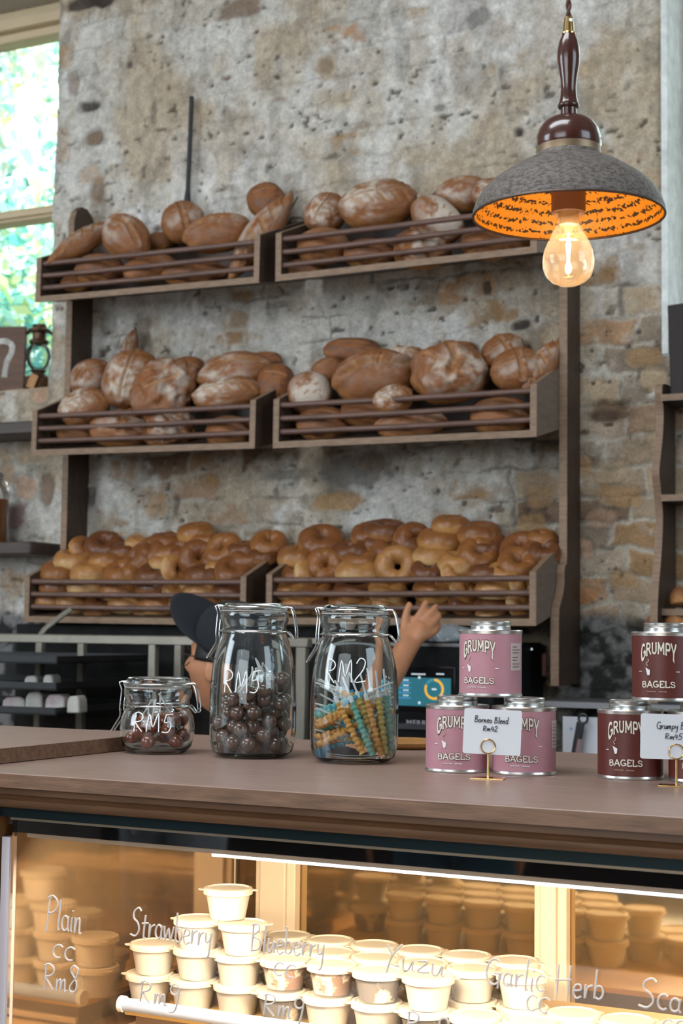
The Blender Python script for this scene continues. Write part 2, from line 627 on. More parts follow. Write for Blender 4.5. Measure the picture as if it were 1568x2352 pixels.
def wall_back():
    step = 0.005
    xs = np.arange(-3.5, -0.5 + 1e-6, step)
    zs = np.arange(0.95, 3.95 + 1e-6, step)
    nx, nz = len(xs), len(zs)
    X, Z = np.meshgrid(xs, zs)
    # brick courses under worn limewash
    wx = X + 0.06 * (fbm(X * 7, Z * 7, 3.1) - 0.5) + 0.02 * (fbm(X * 25, Z * 25, 2.1) - 0.5)
    wz = Z + 0.09 * (fbm(X * 2.2, Z * 2.2, 8.4) - 0.5) + 0.040 * (fbm(X * 12, Z * 12, 5.4) - 0.5) + 0.012 * (fbm(X * 30, Z * 30, 5.4) - 0.5)
    h = 0.076
    row = np.floor(wz / h).astype(int)
    v = wz / h - row
    rr = np.random.RandomState(11)
    roff, rlen = rr.rand(200), 0.135 + 0.09 * rr.rand(200)
    L = rlen[row % 200]
    bu = wx / L + roff[row % 200] * 7
    bi = np.floor(bu).astype(int)
    u = bu - bi
    ex, ez = np.minimum(u, 1 - u) * L, np.minimum(v, 1 - v) * h
    edge = np.minimum(ex, ez) - 0.006 * fbm(X * 40, Z * 40, 2.0) + 0.002
    brick = sstep(0.002, 0.009, edge)
    joint = 1 - sstep(0.0, 0.0045, edge)
    tab = rr.rand(4096, 4)
    bid = (row * 131 + bi * 17) % 4096
    r1, r2 = tab[bid, 0], tab[bid, 1]
    pal = np.array([(.30, .185, .095), (.35, .235, .155), (.38, .285, .19), (.20, .135, .09), (.25, .195, .145), (.34, .255, .175), (.35, .215, .125), (.37, .29, .215)])
    bcol = pal[(r1 * len(pal)).astype(int) % len(pal)]
    bcol = bcol * (0.75 + 0.5 * fbm(X * 25, Z * 25, 1.0))[..., None]
    mortar = np.array((.44, .39, .32))
    bcol = bcol * brick[..., None] + mortar * (1 - brick)[..., None] * 0.9
    # limewash
    n1 = fbm(X * 3.0, Z * 3.0, 0.3, 5)
    n2 = fbm(X * 9, Z * 11, 4.3, 5)
    n3 = fbm(X * 34, Z * 34, 6.0, 4)
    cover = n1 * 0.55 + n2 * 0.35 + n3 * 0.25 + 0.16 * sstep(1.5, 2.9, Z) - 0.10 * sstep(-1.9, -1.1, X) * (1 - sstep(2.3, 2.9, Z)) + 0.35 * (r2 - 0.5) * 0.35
    cov = sstep(0.46, 0.60, cover)
    t = fbm(X * 4.5, Z * 3.5, 12.0, 5)
    s = fbm(X * 60, Z * 60, 2.2, 3)
    pl = np.array((.50, .47, .42))[None, None] * (1 - sstep(.46, .62, t))[..., None] + np.array((.40, .33, .245))[None, None] * sstep(.46, .62, t)[..., None]
    g = sstep(.5, .66, fbm(X * 6, Z * 5, 21.0, 4))[..., None]
    pl = pl * (1 - .55 * g) + np.array((.60, .58, .55)) * .55 * g
    mo = sstep(.50, .64, fbm(X * 16, Z * 13, 61.0, 5))[..., None] * .45
    pl = pl * (1 - mo) + np.array((.34, .27, .19)) * mo
    dk = sstep(.56, .70, fbm(X * 20, Z * 9, 71.0, 5))[..., None] * .40
    pl = pl * (1 - dk) + np.array((.20, .175, .15)) * dk
    pl = pl * (0.66 + 0.72 * s)[..., None]
    col = bcol * (1 - cov)[..., None] + pl * cov[..., None]
    hgt = 0.004 * (tab[bid, 2] - 0.5) * brick - 0.005 * (1 - brick) * (1 - cov) + 0.0045 * cov + 0.006 * (fbm(X * 14, Z * 14, 7.0) - .5) + 0.003 * (n3 - .5)
    # cracked joints showing through the wash
    jc = joint * sstep(.50, .64, fbm(X * 6, Z * 8, 33.0)) * (0.6 - .3 * sstep(2.3, 2.8, Z))
    col = col * (1 - jc)[..., None] + np.array((.10, .075, .055)) * jc[..., None]
    hgt -= 0.005 * jc
    # pits and chips
    pit = sstep(.715, .775, fbm(X * 40, Z * 56, 15.0, 3)) * sstep(.34, .58, fbm(X * 3.5, Z * 3.5, 51.0))
    col = col * (1 - .8 * pit)[..., None] + np.array((.06, .045, .035)) * .8 * pit[..., None]
    hgt -= 0.008 * pit
    # single stones, holes and soot patches where the photo shows them
    OC, SA, BR, DK, GR, TA = (.33, .20, .095), (.42, .27, .18), (.17, .11, .07), (.045, .034, .028), (.16, .145, .13), (.38, .285, .18)
    P = [(748, 155, 60, 60, TA, .7), (748, 150, 40, 40, BR, .6), (208, 245, 52, 26, DK, .9), (217, 318, 58, 40, BR, .9), (550, 20, 110, 42, BR, .8), (1192, 305, 26, 28, DK, .95),
         (192, 10, 110, 30, DK, .9), (232, 0, 90, 36, DK, .9), (226, 440, 40, 60, BR, .8), (210, 400, 60, 50, OC, .5), (770, 1152, 140, 46, OC, .9), (487, 1103, 44, 32, OC, .9),
         (808, 1080, 200, 92, GR, .85), (850, 1062, 90, 46, BR, .5), (360, 1160, 66, 60, OC, .7), (210, 1140, 36, 60, DK, .7), (405, 1160, 16, 60, DK, .6), (1195, 748, 40, 24, DK, .9),
         (1118, 660, 18, 36, DK, .8), (1400, 945, 100, 50, BR, .95), (1390, 955, 70, 30, DK, .5), (1480, 820, 90, 46, OC, .75), (1500, 870, 60, 60, TA, .8), (1405, 1080, 70, 60, TA, .7),
         (1335, 1065, 40, 50, OC, .8), (1425, 1140, 100, 56, OC, .8), (1340, 1260, 50, 50, SA, .9), (1350, 1370, 60, 36, (.45, .22, .10), .9), (1380, 1190, 80, 50, SA, .6),
         (1430, 1330, 66, 44, OC, .7), (1240, 1140, 70, 56, OC, .7), (1215, 1200, 70, 46, OC, .8), (330, 760, 40, 70, BR, .6), (250, 740, 50, 60, GR, .5), (555, 682, 60, 30, OC, .8),
         (95, 910, 46, 40, SA, .9), (60, 1120, 60, 60, SA, .8), (110, 1130, 36, 70, BR, .8), (40, 1190, 60, 70, (.2, .12, .11), .8), (20, 1090, 40, 60, OC, .7), (30, 1340, 70, 80, OC, .6),
         (1500, 990, 40, 60, TA, .7), (660, 1090, 120, 26, GR, .6), (960, 30, 70, 30, TA, .6), (870, 120, 14, 14, DK, .8), (1100, 40, 50, 40, GR, .7), (1340, 160, 60, 40, TA, .6),
         (1370, 360, 50, 60, OC, .7), (150, 130, 50, 60, OC, .6), (170, 190, 30, 60, BR, .6), (145, 330, 40, 90, OC, .45), (520, 180, 30, 12, BR, .8), (640, 230, 40, 12, BR, .5), (300, 150, 14, 14, DK, .7),
         (355, 255, 14, 60, DK, .5), (820, 290, 60, 20, BR, .4), (330, 395, 10, 30, DK, .6), (1010, 250, 26, 14, DK, .5), (930, 660, 30, 22, BR, .7), (640, 700, 60, 18, GR, .5), (470, 720, 12, 12, DK, .7)]
    for px, py, w, hh, c, a in P:
        q = UY(px, py, YW)
        s_ = pxm(q)
        ax, az = w / s_ / 2 * 1.08, hh / s_ / 2
        d = np.sqrt(((np.abs(X - q.x) / ax) ** 3 + (np.abs(Z - q.z) / az) ** 3)) ** (2 / 3) + 0.9 * (fbm(X * 22, Z * 22, px * .01) - .5) + .35 * (n3 - .5)
        k = (1 - sstep(.75, 1.05, d)) * a
        cc = np.array(c) * (0.7 + 0.6 * fbm(X * 45, Z * 45, px * .013))[..., None]
        col = col * (1 - k)[..., None] + cc * k[..., None]
        hgt += k * (-0.008 if c in (DK, BR, GR) else -0.003)
        rim = np.exp(-((d - 1.05) / .12) ** 2) * .45 * a
        col = col * (1 - rim * .6)[..., None]
    # damp black footing of the wall
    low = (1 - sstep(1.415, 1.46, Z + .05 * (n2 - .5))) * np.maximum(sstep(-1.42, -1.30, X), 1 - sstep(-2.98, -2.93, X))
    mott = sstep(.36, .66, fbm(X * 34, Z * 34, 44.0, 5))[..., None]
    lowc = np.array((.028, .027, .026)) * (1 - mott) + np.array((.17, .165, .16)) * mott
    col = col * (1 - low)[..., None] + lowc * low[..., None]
    # jagged brick ends at the openings
    jag = 0.012 * (fbm(Z * 13, Z * 0, 3.3) - .5) * 2 + 0.010 * (tab[(row * 7) % 4096, 3] - .5)
    XX = X + jag * (np.exp(-((X - XL) / .06) ** 2) * (Z > ZL) + .4 * np.exp(-((X - XR) / .05) ** 2) * (Z > ZR))
    # rounded arris
    ed = np.minimum(np.where(Z > ZL, X - XL, 9), np.where(Z > ZR, XR - X, 9))
    hgt = hgt - 0.02 * np.exp(-np.clip(ed, 0, 9) / .012)
    verts = np.stack([XX, YW - hgt, Z], -1).reshape(-1, 3)
    idx = np.arange(nx * nz).reshape(nz, nx)
    a, b, c, d = idx[:-1, :-1], idx[:-1, 1:], idx[1:, 1:], idx[1:, :-1]
    xm, zm = (X[:-1, :-1] + step / 2), (Z[:-1, :-1] + step / 2)
    keep = ~(((xm < XL) & (zm > ZL) & (zm < ZTOP)) | ((xm > XR) & (zm > ZR) & (zm < ZTOP)))
    quads = np.stack([a[keep], b[keep], c[keep], d[keep]], -1)
    core = MB()
    y0, y1 = 3.893, 4.22
    core.box(XL + .012, XR - .005, y0, y1, 0, 4.3).box(-4.7, XL + .012, y0, y1, 0, ZL - .01).box(XR - .005, .65, y0, y1, 0, ZR - .01)
    core.box(-4.7, XL + .012, y0, y1, ZTOP, 4.3).box(XR - .005, .65, y0, y1, ZTOP, 4.3).box(-5.75, -4.7, y0, y1, 0, 4.3).box(.65, 4.35, y0, y1, 0, 4.3)
    cv, cf = np.array(core.v), np.array(core.f)
    V = np.concatenate([verts, cv])
    Q = np.concatenate([quads, cf + len(verts)])
    C = np.concatenate([col.reshape(-1, 3), np.tile((.42, .37, .31), (len(cv), 1))])
    me = bpy.data.meshes.new('wall_back')
    me.vertices.add(len(V))
    me.vertices.foreach_set('co', V.astype(np.float32).ravel())
    me.loops.add(len(Q) * 4)
    me.loops.foreach_set('vertex_index', Q.astype(np.int32).ravel())
    me.polygons.add(len(Q))
    me.polygons.foreach_set('loop_start', np.arange(0, len(Q) * 4, 4, dtype=np.int32))
    me.update(calc_edges=True)
    at = me.attributes.new('Col', 'FLOAT_COLOR', 'POINT')
    c4 = np.ones((len(V), 4), np.float32)
    c4[:, :3] = np.clip(C, 0.01, .9)
    at.data.foreach_set('color', c4.ravel())
    sm = np.ones(len(Q), bool)
    sm[len(quads):] = False
    me.polygons.foreach_set('use_smooth', sm)
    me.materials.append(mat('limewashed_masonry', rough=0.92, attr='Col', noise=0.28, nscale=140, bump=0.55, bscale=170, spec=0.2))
    o = bpy.data.objects.new('wall_back', me)
    COL.objects.link(o)
    return struct(o)


wall_back()

# plastered reveal of the window on the right, sills, frames and panes
M_REVEAL = mat('reveal_plaster', (.66, .68, .66), .9, noise=.22, nscale=30, bump=.5, bscale=50)
M_CREAM = mat('cream_window_wood', (.56, .44, .28), .5, noise=.08, nscale=10, stretch=(1, 1, 8))
M_PANE = thin_glass('window_pane', (.97, 1, 1), .5, base=0.0)
_rv = MB().box(XR - .004, XR + .012, 3.862, 4.03, ZR, ZTOP)
struct(_rv.build('trim_1', M_REVEAL))


def window(n, x0, x1, z0, z1, y, bars, stile0=.05, stile1=.05):
    fr = MB()
    fr.box(x0, x0 + stile0, y, y + .07, z0, z1).box(x1 - stile1, x1, y, y + .07, z0, z1)
    fr.box(x0, x1, y, y + .07, z0, z0 + .05)
    for za, zb, dy in bars:
        fr.box(x0, x1, y - dy, y + .07, za, zb)
    f = struct(fr.build('window_%d' % n, M_CREAM, bevel=.004))
    MB().box(x0 + .02, x1 - .02, y + .04, y + .044, z0 + .03, z1 - .03).build('window_pane', M_PANE, f)
    return f


window(1, -4.7, XL + .03, ZL, ZTOP, 4.03, [(3.34, 3.37, .0), (3.37, ZTOP, .03), (2.725, 2.765, 0), (2.735, 2.755, .012)])
window(2, XR + .012, .6, ZR, ZTOP, 4.03, [(3.34, 3.37, .0), (3.37, ZTOP, .03), (2.725, 2.765, 0)], stile0=.06)

# ------------------------------------------------------------------ garden beyond the windows
M_BARK = mat('pale_bark', (.60, .55, .50), .9, noise=.3, nscale=12)
struct(MB().box(-16, 10, 4.4, 22, -.3, -.2).build('ground', mat('garden_soil', (.12, .14, .06), .95, noise=.4, nscale=2)))


def leaf_mat(name, c1, c2):
    m = translucent(name, c1, .45, .45)
    nt = m.node_tree
    at = nt.nodes.new('ShaderNodeAttribute')
    at.attribute_name = 'Col'
    for n in nt.nodes:
        if n.type == 'BSDF_PRINCIPLED':
            nt.links.new(at.outputs['Color'], n.inputs['Base Color'])
        if n.type == 'BSDF_TRANSLUCENT':
            nt.links.new(at.outputs['Color'], n.inputs['Color'])
    return m


M_LEAF = leaf_mat('garden_leaf', (.2, .4, .3), None)


def tree(label, x, y, h, crown_r, crown_z, n, seed, tones):
    rnd = random.Random(seed)
    rs = np.random.RandomState(seed)
    t = thing('garden_tree', label, 'tree', (x, y, -.2), 0, 'trees in the garden beyond the windows')
    b = MB()
    b.tube(catmull([(0, 0, 0), (.1, .05, h * .3), (-.05, .1, h * .6), (.1, 0, h * .95)], 5), [.16 - .11 * i / 15 for i in range(16)], 8)
    for k in range(12):
        a = rnd.uniform(0, 2 * PI)
        z0 = rnd.uniform(.25, .8) * h
        l = crown_r * rnd.uniform(.6, 1.0)
        p = [(0, 0, z0), (math.cos(a) * l * .4, math.sin(a) * l * .4, z0 + .35 * l + rnd.uniform(-.3, .3)), (math.cos(a) * l * .75, math.sin(a) * l * .75, z0 + .3 * l + rnd.uniform(-.4, .4)), (math.cos(a) * l, math.sin(a) * l, z0 + .7 * l + rnd.uniform(-.4, .2))]
        pp = catmull(p, 4)
        b.tube(pp, [.05 - .038 * i / (len(pp) - 1) for i in range(len(pp))], 6)
    b.build('trunk', M_BARK, t)
    # leaves gathered in sprays
    ns = n // 14
    u = rs.normal(size=(ns, 3))
    u /= np.linalg.norm(u, axis=1)[:, None]
    r = rs.uniform(.35, 1, (ns, 1)) ** .6
    sc = u * r * np.array([crown_r, crown_r, crown_r * .95]) + np.array([0, 0, crown_z])
    cen = np.repeat(sc, 14, 0) + rs.normal(0, .13, (ns * 14, 3))
    m = len(cen)
    d = rs.normal(size=(m, 3)); d /= np.linalg.norm(d, axis=1)[:, None]
    e = rs.normal(size=(m, 3)); e -= (e * d).sum(1)[:, None] * d; e /= np.linalg.norm(e, axis=1)[:, None]
    ln = rs.uniform(.035, .075, (m, 1))
    wd = ln * .42
    V = np.stack([cen - d * ln, cen + e * wd, cen + d * ln, cen - e * wd], 1).reshape(-1, 3)
    Fc = np.arange(m * 4).reshape(m, 4)
    pal = np.array(tones)
    ci = rs.randint(0, len(pal), ns).repeat(14)
    cc = np.clip(pal[ci] * rs.uniform(.7, 1.5, (m, 1)) * 1.25, 0, .9)
    o = mesh_obj('foliage', V, Fc, M_LEAF, t, np.repeat(cc, 4, 0), smooth=False)
    return t


_tones = [(.26, .42, .33), (.16, .36, .30), (.40, .54, .42), (.62, .58, .26), (.22, .44, .40), (.55, .62, .52), (.66, .70, .66)]
_dark = [(.08, .30, .28), (.16, .38, .35), (.26, .46, .40), (.50, .55, .28), (.46, .58, .54)]
tree('bright yellow green tree filling the tall window beside the shelves', -6.6, 8.2, 6.2, 2.3, 5.3, 12000, 1, _tones)
tree('darker teal green bush behind the lantern on the window sill', -5.6, 7.0, 3.0, 1.5, 2.7, 17000, 2, _dark)
tree('pale branched tree deeper in the garden seen through the window', -8.6, 10.5, 7.0, 2.8, 4.9, 13000, 3, _tones)
tree('leafy tree outside the window behind the pendant lamp', -1.4, 8.5, 6.0, 2.1, 4.6, 7000, 4, _dark)
# ================================================================== BREAD RACK
M_WAL = mat('walnut_stained_wood', (.060, .036, .024), .5, noise=.35, nscale=9, stretch=(1, 6, 6), bump=.12, bscale=60)
M_WALX = mat('walnut_rod_wood', (.13, .070, .052), .42, noise=.4, nscale=14, stretch=(1, 8, 8), bump=.15, bscale=60)
M_EDGE = mat('raw_board_edge', (.22, .140, .088), .6, noise=.3, nscale=30, stretch=(1, 5, 5), bump=.1, bscale=60)
BIN_D, BIN_H, BACK_LO, BACK_HI = .262, .131, .060, .236
YF = 3.60


def bin_mesh(W, th=.016):
    side = [(0, 0), (0, BIN_H), (BIN_D, BACK_HI), (BIN_D, BACK_LO)]
    m = MB()
    m.prism(side, 0, th, 'x').prism(side, W - th, W, 'x')
    sl = BACK_LO / BIN_D
    m.prism([(0.0, 0), (BIN_D, BACK_LO), (BIN_D, BACK_LO + .016), (0.0, .016)], th, W - th, 'x')
    m.prism([(BIN_D - .014, BACK_LO + .01), (BIN_D, BACK_LO + .013), (BIN_D, BACK_HI - .002), (BIN_D - .014, BACK_HI - .006)], th, W - th, 'x')
    return m


rack = thing('bread_rack', 'dark walnut wall rack with six slatted bread bins on two tall posts', 'bread rack', (-2.075, YW, 0))


def rp(x, y, z):
    return (x + 2.075, y - YW, z)


def post(x, top, zlow):
    """tall side board: narrow above, flaring forward at its foot, rounded at the top"""
    d = .108
    prof = [(-.006, zlow), (-d - .062, zlow), (-d - .062, zlow + .16), (-d - .058, zlow + .19), (-d - .03, zlow + .225), (-d - .018, zlow + .255), (-d - .02, zlow + .285), (-d - .012, zlow + .30), (-d, zlow + .302),
            (-d, top - .05), (-d + .012, top - .018), (-d + .035, top), (-d + .065, top), (-d + .09, top - .018), (-.006, top - .05)]
    p = MB().prism(prof, -.0105, .0105, 'x').build('post', M_WAL, rack, rp(x, YW, 0), bevel=.002)
    e = MB()
    fr = prof[1:11]
    for (ya, za), (yb, zb) in zip(fr[:-1], fr[1:]):
        e.add([(-.0105, ya - .0015, za), (.0105, ya - .0015, za), (.0105, yb - .0015, zb), (-.0105, yb - .0015, zb)], [(0, 1, 2, 3)])
    e.build('front_edge', M_EDGE, p, smooth=60)
    return p


post(-2.842, 2.665, 1.262)
post(-1.289, 2.665, 1.262)
BINS = {}
for key, x0, x1, z, dz in (('TL', -2.842, -2.092, 2.333, -.010), ('TR', -2.040, -1.302, 2.322, .004), ('ML', -2.842, -2.097, 1.884, -.010),
                           ('MR', -2.040, -1.302, 1.872, -.003), ('BL', -2.852, -2.117, 1.405, -.004), ('BR', -2.053, -1.302, 1.406, .002)):
    W = x1 - x0
    b = bin_mesh(W).build('bin', M_WAL, rack, rp(x0, YF, z), (0, -dz / W, 0), bevel=.0015)
    e = MB()
    e.box(-.0005, .0165, -.002, .0, 0, BIN_H).box(W - .0165, W + .0005, -.002, .0, 0, BIN_H).box(.0165, W - .0165, -.002, 0, 0, .017)
    sl = (BACK_HI - BIN_H) / BIN_D
    for xa in (0, W - .016):
        e.add([(xa, 0, BIN_H + .0006), (xa + .016, 0, BIN_H + .0006), (xa + .016, BIN_D, BACK_HI + .0006), (xa, BIN_D, BACK_HI + .0006)], [(0, 1, 2, 3)])
    e.build('edge_strip', M_EDGE, b)
    for k, zz in enumerate((.116, .080, .044)):
        MB().tube([(.006, .012, zz), (W / 2, .012, zz - .0015), (W - .006, .012, zz)], .0078, 12).build('rod', M_WALX, b)
    if key[1] == 'R':   # the outer face of the right hand bins is paler, unstained board
        pp = [(.001, .001), (.001, BIN_H - .001), (BIN_D - .001, BACK_HI - .002), (BIN_D - .001, BACK_LO + .001)]
        sp0 = MB().prism(pp, W + .0001, W + .0012, 'x').build('side_veneer', mat('pale_side_board', (.20, .150, .115), .6, noise=.2, nscale=12, stretch=(6, 1, 6)), b)
        sp0['label'] = 'paler outer side board'
    BINS[key] = (x0, x1, z, dz)

# ================================================================== BREAD
M_CRUST = mat('bread_crust', rough=.52, attr='Col', noise=.16, nscale=7, bump=.35, bscale=14, spec=.4)
M_BAGEL = mat('bagel_crust', rough=.36, attr='Col', noise=.14, nscale=5, bump=.12, bscale=8, spec=.45)
C_TOP, C_GOLD, C_BASE, C_DARK, C_FLOUR, C_CUT = [np.array(c) for c in ((.235, .088, .030), (.38, .165, .050), (.42, .20, .070), (.11, .040, .020), (.56, .48, .40), (.46, .25, .10))]


def polyd(x, y, pts):
    d = np.full(x.shape, 9.0)
    for (ax, ay), (bx, by) in zip(pts[:-1], pts[1:]):
        vx, vy = bx - ax, by - ay
        t = np.clip(((x - ax) * vx + (y - ay) * vy) / (vx * vx + vy * vy + 1e-9), 0, 1)
        d = np.minimum(d, np.hypot(x - ax - t * vx, y - ay - t * vy))
    return d


def bread_mesh(name, cuts, seed, bump=.06, flour=.3, dark=.3, point=0.0, bs=2.2, prof=2.4):
    nu, nv = 72, 44
    th = np.linspace(0, 2 * PI, nu, endpoint=False)
    ph = np.linspace(0.02, PI - .02, nv)
    T, Pp = np.meshgrid(th, ph)
    x, y, z = np.sin(Pp) * np.cos(T), np.sin(Pp) * np.sin(T), np.cos(Pp)
    x, y, z = x.ravel(), y.ravel(), z.ravel()
    o = seed * 3.7
    r = 1 + bump * 2 * (fbm(x * bs + o, y * bs, z * bs + 20) - .5) + .03 * (fbm(x * 6 + o, y * 6, z * 6 + 20) - .5)
    sup = (np.abs(x) ** prof + np.abs(y) ** prof + np.abs(z) ** 2) ** (-1 / prof)
    r = r * (0.35 + .65 * sup)
    cutm = np.zeros_like(x)
    for pts, w, dep in cuts:
        d = polyd(x, y, pts)
        g = np.exp(-(d / w) ** 2) * (z > -.05)
        r = r - dep * g + dep * .55 * np.exp(-((d - 1.9 * w) / (.8 * w)) ** 2) * (z > 0)
        cutm = np.maximum(cutm, g)
    X, Y, Z = x * r, y * r, z * r
    if point:
        X = X * (1 + point * .35 * np.abs(x) ** 3)
        Y = Y * (1 - point * .5 * np.abs(x) ** 2)
    Z = np.where(Z < -.45, -.45 + (Z + .45) * .25, Z)
    f1 = fbm(x * 3 + o, y * 3, z * 3 + 11, 5)
    f2 = fbm(x * 9 + o, y * 9, z * 9 + 31, 4)
    col = C_GOLD + (C_TOP - C_GOLD) * sstep(-.25, .45, z + .5 * (f1 - .5))[:, None]
    col = col + (C_DARK - col) * (dark * sstep(.42, .68, f1))[:, None]
    col = col + (C_BASE - col) * (1 - sstep(-.42, -.2, z))[:, None]
    col = col * (.88 + .24 * f2)[:, None]
    fl = np.clip(flour * 1.9 * (.25 + .75 * sstep(.55, -.35, x * math.cos(seed * 2.1) + y * math.sin(seed * 2.1))) * sstep(.05, .8, z) * sstep(.40, .70, .18 * f2 + .82 * f1 + .22 * (flour - .3)), 0, .85)
    col = col + (C_FLOUR - col) * (fl * (1 - .7 * cutm))[:, None]
    cc = C_CUT * (.7 + .6 * f2)[:, None]
    col = col + (cc - col) * (cutm * .55 * (1 - .5 * dark))[:, None]
    faces = []
    for j in range(nv - 1):
        for i in range(nu):
            i2 = (i + 1) % nu
            faces.append((j * nu + i, (j + 1) * nu + i, (j + 1) * nu + i2, j * nu + i2))
    faces.append(tuple(range(nu)))
    faces.append(tuple((nv - 1) * nu + i for i in range(nu - 1, -1, -1)))
    me = bpy.data.meshes.new(name)
    me.from_pydata(np.stack([X, Y, Z], -1).tolist(), [], faces)
    a = me.attributes.new('Col', 'FLOAT_COLOR', 'POINT')
    c4 = np.ones((len(X), 4), np.float32)
    c4[:, :3] = col
    a.data.foreach_set('color', c4.ravel())
    me.polygons.foreach_set('use_smooth', [True] * len(me.polygons))
    me.materials.append(M_CRUST)
    return me


def leafcuts(n=5, w=.035, dep=.09, both=True, x0=-.6, x1=.6):
    c = []
    for i in range(n):
        x = x0 + (x1 - x0) * i / (n - 1)
        c.append(([(x, .12), (x + .17, .5)], w, dep))
        if both:
            c.append(([(x, -.12), (x + .17, -.5)], w, dep))
    return c


BM = {
    'cross': bread_mesh('crust', [([(-.75, 0), (.75, .05)], .07, .13), ([(0, -.75), (.05, .75)], .07, .13)], 1, flour=.28),
    'slash': bread_mesh('crust', [([(-.8, -.1), (-.2, .12), (.8, .1)], .10, .20)] + leafcuts(4, .03, .07, False, -.5, .45)[:4], 2, flour=.22),
    'leaf': bread_mesh('crust', [([(-.85, 0), (.85, 0)], .05, .11)] + leafcuts(5), 3, flour=.55),
    'lumpy': bread_mesh('crust', [([(-.3, .3), (0, -.1), (.3, -.4)], .06, .10), ([(.1, .5), (.5, .1)], .05, .1)], 4, bump=.24, flour=.42, bs=3.2),
    'plain': bread_mesh('crust', [([(-.5, .2), (.4, .3)], .05, .05)], 5, flour=.12),
    'dark': bread_mesh('crust', [([(-.5, .2), (.5, .0)], .06, .07)], 6, flour=.06, dark=.9),
    'marks': bread_mesh('crust', [([(a, b), (a + .16, b + .08)], .035, .08) for a, b in ((-.5, .3), (-.1, .35), (.25, .3), (-.45, -.1), (-.05, -.05), (.3, -.1), (-.2, -.45), (.2, -.45))], 7, bump=.03, flour=.85),
    'long': bread_mesh('crust', [([(-.75 + .36 * k, -.4), (-.5 + .36 * k, .4)], .05, .11) for k in range(5)], 8, flour=.35, point=.8),
    'batard': bread_mesh('crust', [([(-.75, .0), (0, .15), (.75, .0)], .085, .17)], 9, flour=.4, point=.35),
    'carved': bread_mesh('crust', [([(-.6, .35), (-.35, .1), (-.5, -.3)], .05, .12), ([(.0, .6), (.15, .1), (.0, -.5)], .08, .16)] + [([(.2 + .02 * k, .45 - .2 * k), (.5, .5 - .2 * k)], .028, .08) for k in range(5)] + [([(-.3, -.35), (.25, -.4)], .05, .1)], 10, flour=.5, bump=.12),
}


def loaf(kind, px, py, wpx, hpx, Y, label, tilt=58, spin=0, yaw=0, thick=.80, grp=None):
    """wpx, hpx: the loaf's own length and width measured on the photo"""
    o = bpy.data.objects.new('bread_loaf', BM[kind])
    COL.objects.link(o)
    q = UY(px, py, Y)
    s = pxm(q)
    a, b = wpx / s / 2 * 1.05, hpx / s / 2 * 1.10
    o.scale = (a, b, min(a, b) * thick)
    o.rotation_euler = (Matrix.Rotation(math.radians(yaw + 22), 3, 'Z') @ Matrix.Rotation(math.radians(tilt), 3, 'X') @ Matrix.Rotation(math.radians(spin), 3, 'Z')).to_euler()
    o.location = q
    tag(o, label, 'bread', grp)
    return o


G = 'loaves in the top left bin'
loaf('long', 190, 556, 150, 58, 3.69, 'slim floury loaf leaning at the left end of the top left bin', 50, 48, grp=G)
loaf('batard', 290, 545, 122, 96, 3.69, 'oval loaf with one bold curved slash in the top left bin', 58, -50, grp=G)
loaf('plain', 366, 556, 62, 50, 3.80, 'small plain loaf at the back between oval and cross cut loaves', 40, grp=G)
loaf('cross', 421, 512, 98, 96, 3.77, 'round cross cut loaf at the back of the top left bin', 62, 20, grp=G)
loaf('slash', 500, 538, 142, 96, 3.69, 'large glossy oval loaf lying on the top rod of the top left bin', 52, 14, grp=G)
loaf('long', 600, 540, 205, 76, 3.70, 'long pale loaf standing slanted at the right end of the top left bin', 66, 62, yaw=0, grp=G)
loaf('dark', 612, 462, 84, 88, 3.79, 'small brown round loaf highest of all at the end of the top left bin', 60, 30, grp=G)
loaf('dark', 228, 620, 110, 78, 3.67, 'brown loaf low behind the rods under the slim floury loaf', 46, grp=G)
loaf('plain', 345, 618, 120, 69, 3.67, 'golden yellow loaf low behind the rods of the top left bin', 46, 18, grp=G)
loaf('dark', 448, 628, 150, 60, 3.67, 'long dark loaf low behind the rods under the glossy oval loaf', 46, 4, grp=G)
loaf('plain', 176, 651, 70, 46, 3.67, 'small loaf flat on the board in the left corner of the top left bin', 46, grp=G)

G = 'loaves in the top right bin'
loaf('leaf', 748, 490, 100, 88, 3.74, 'floury split loaf at the left end of the top right bin', 62, 60, grp=G)
loaf('leaf', 868, 470, 172, 112, 3.71, 'very large round loaf with rows of short cuts in the top right bin', 60, 12, grp=G)
loaf('marks', 1004, 504, 92, 133, 3.71, 'half white floured round loaf behind the rods of the top right bin', 65, 40, grp=G)
loaf('batard', 1066, 446, 116, 86, 3.79, 'big brown oval loaf at the back of the top right bin', 55, 10, grp=G)
loaf('leaf', 1132, 448, 76, 92, 3.77, 'loaf with a white floured end half hidden by the lamp shade', 60, 70, grp=G)
loaf('cross', 1190, 470, 100, 80, 3.77, 'loaf behind the lamp shade at the right end of the top right bin', 60, 10, grp=G)
loaf('plain', 742, 568, 116, 95, 3.68, 'golden loaf behind the middle rod at the left of the top right bin', 46, 8, grp=G)
loaf('dark', 850, 584, 120, 75, 3.67, 'brown loaf low behind the rods under the very large round loaf', 46, -5, grp=G)
loaf('lumpy', 970, 572, 122, 107, 3.68, 'lumpy loaf behind the lower rods under the half white loaf', 50, 12, grp=G)
loaf('plain', 1120, 560, 118, 89, 3.68, 'tan loaf behind the rods just left of the light bulb', 46, grp=G)
loaf('dark', 700, 618, 90, 49, 3.67, 'dark flat loaf on the board at the left of the top right bin', 46, grp=G)
loaf('dark', 1190, 554, 80, 69, 3.69, 'dark loaf in the far end of the top right bin behind the lamp', 46, grp=G)

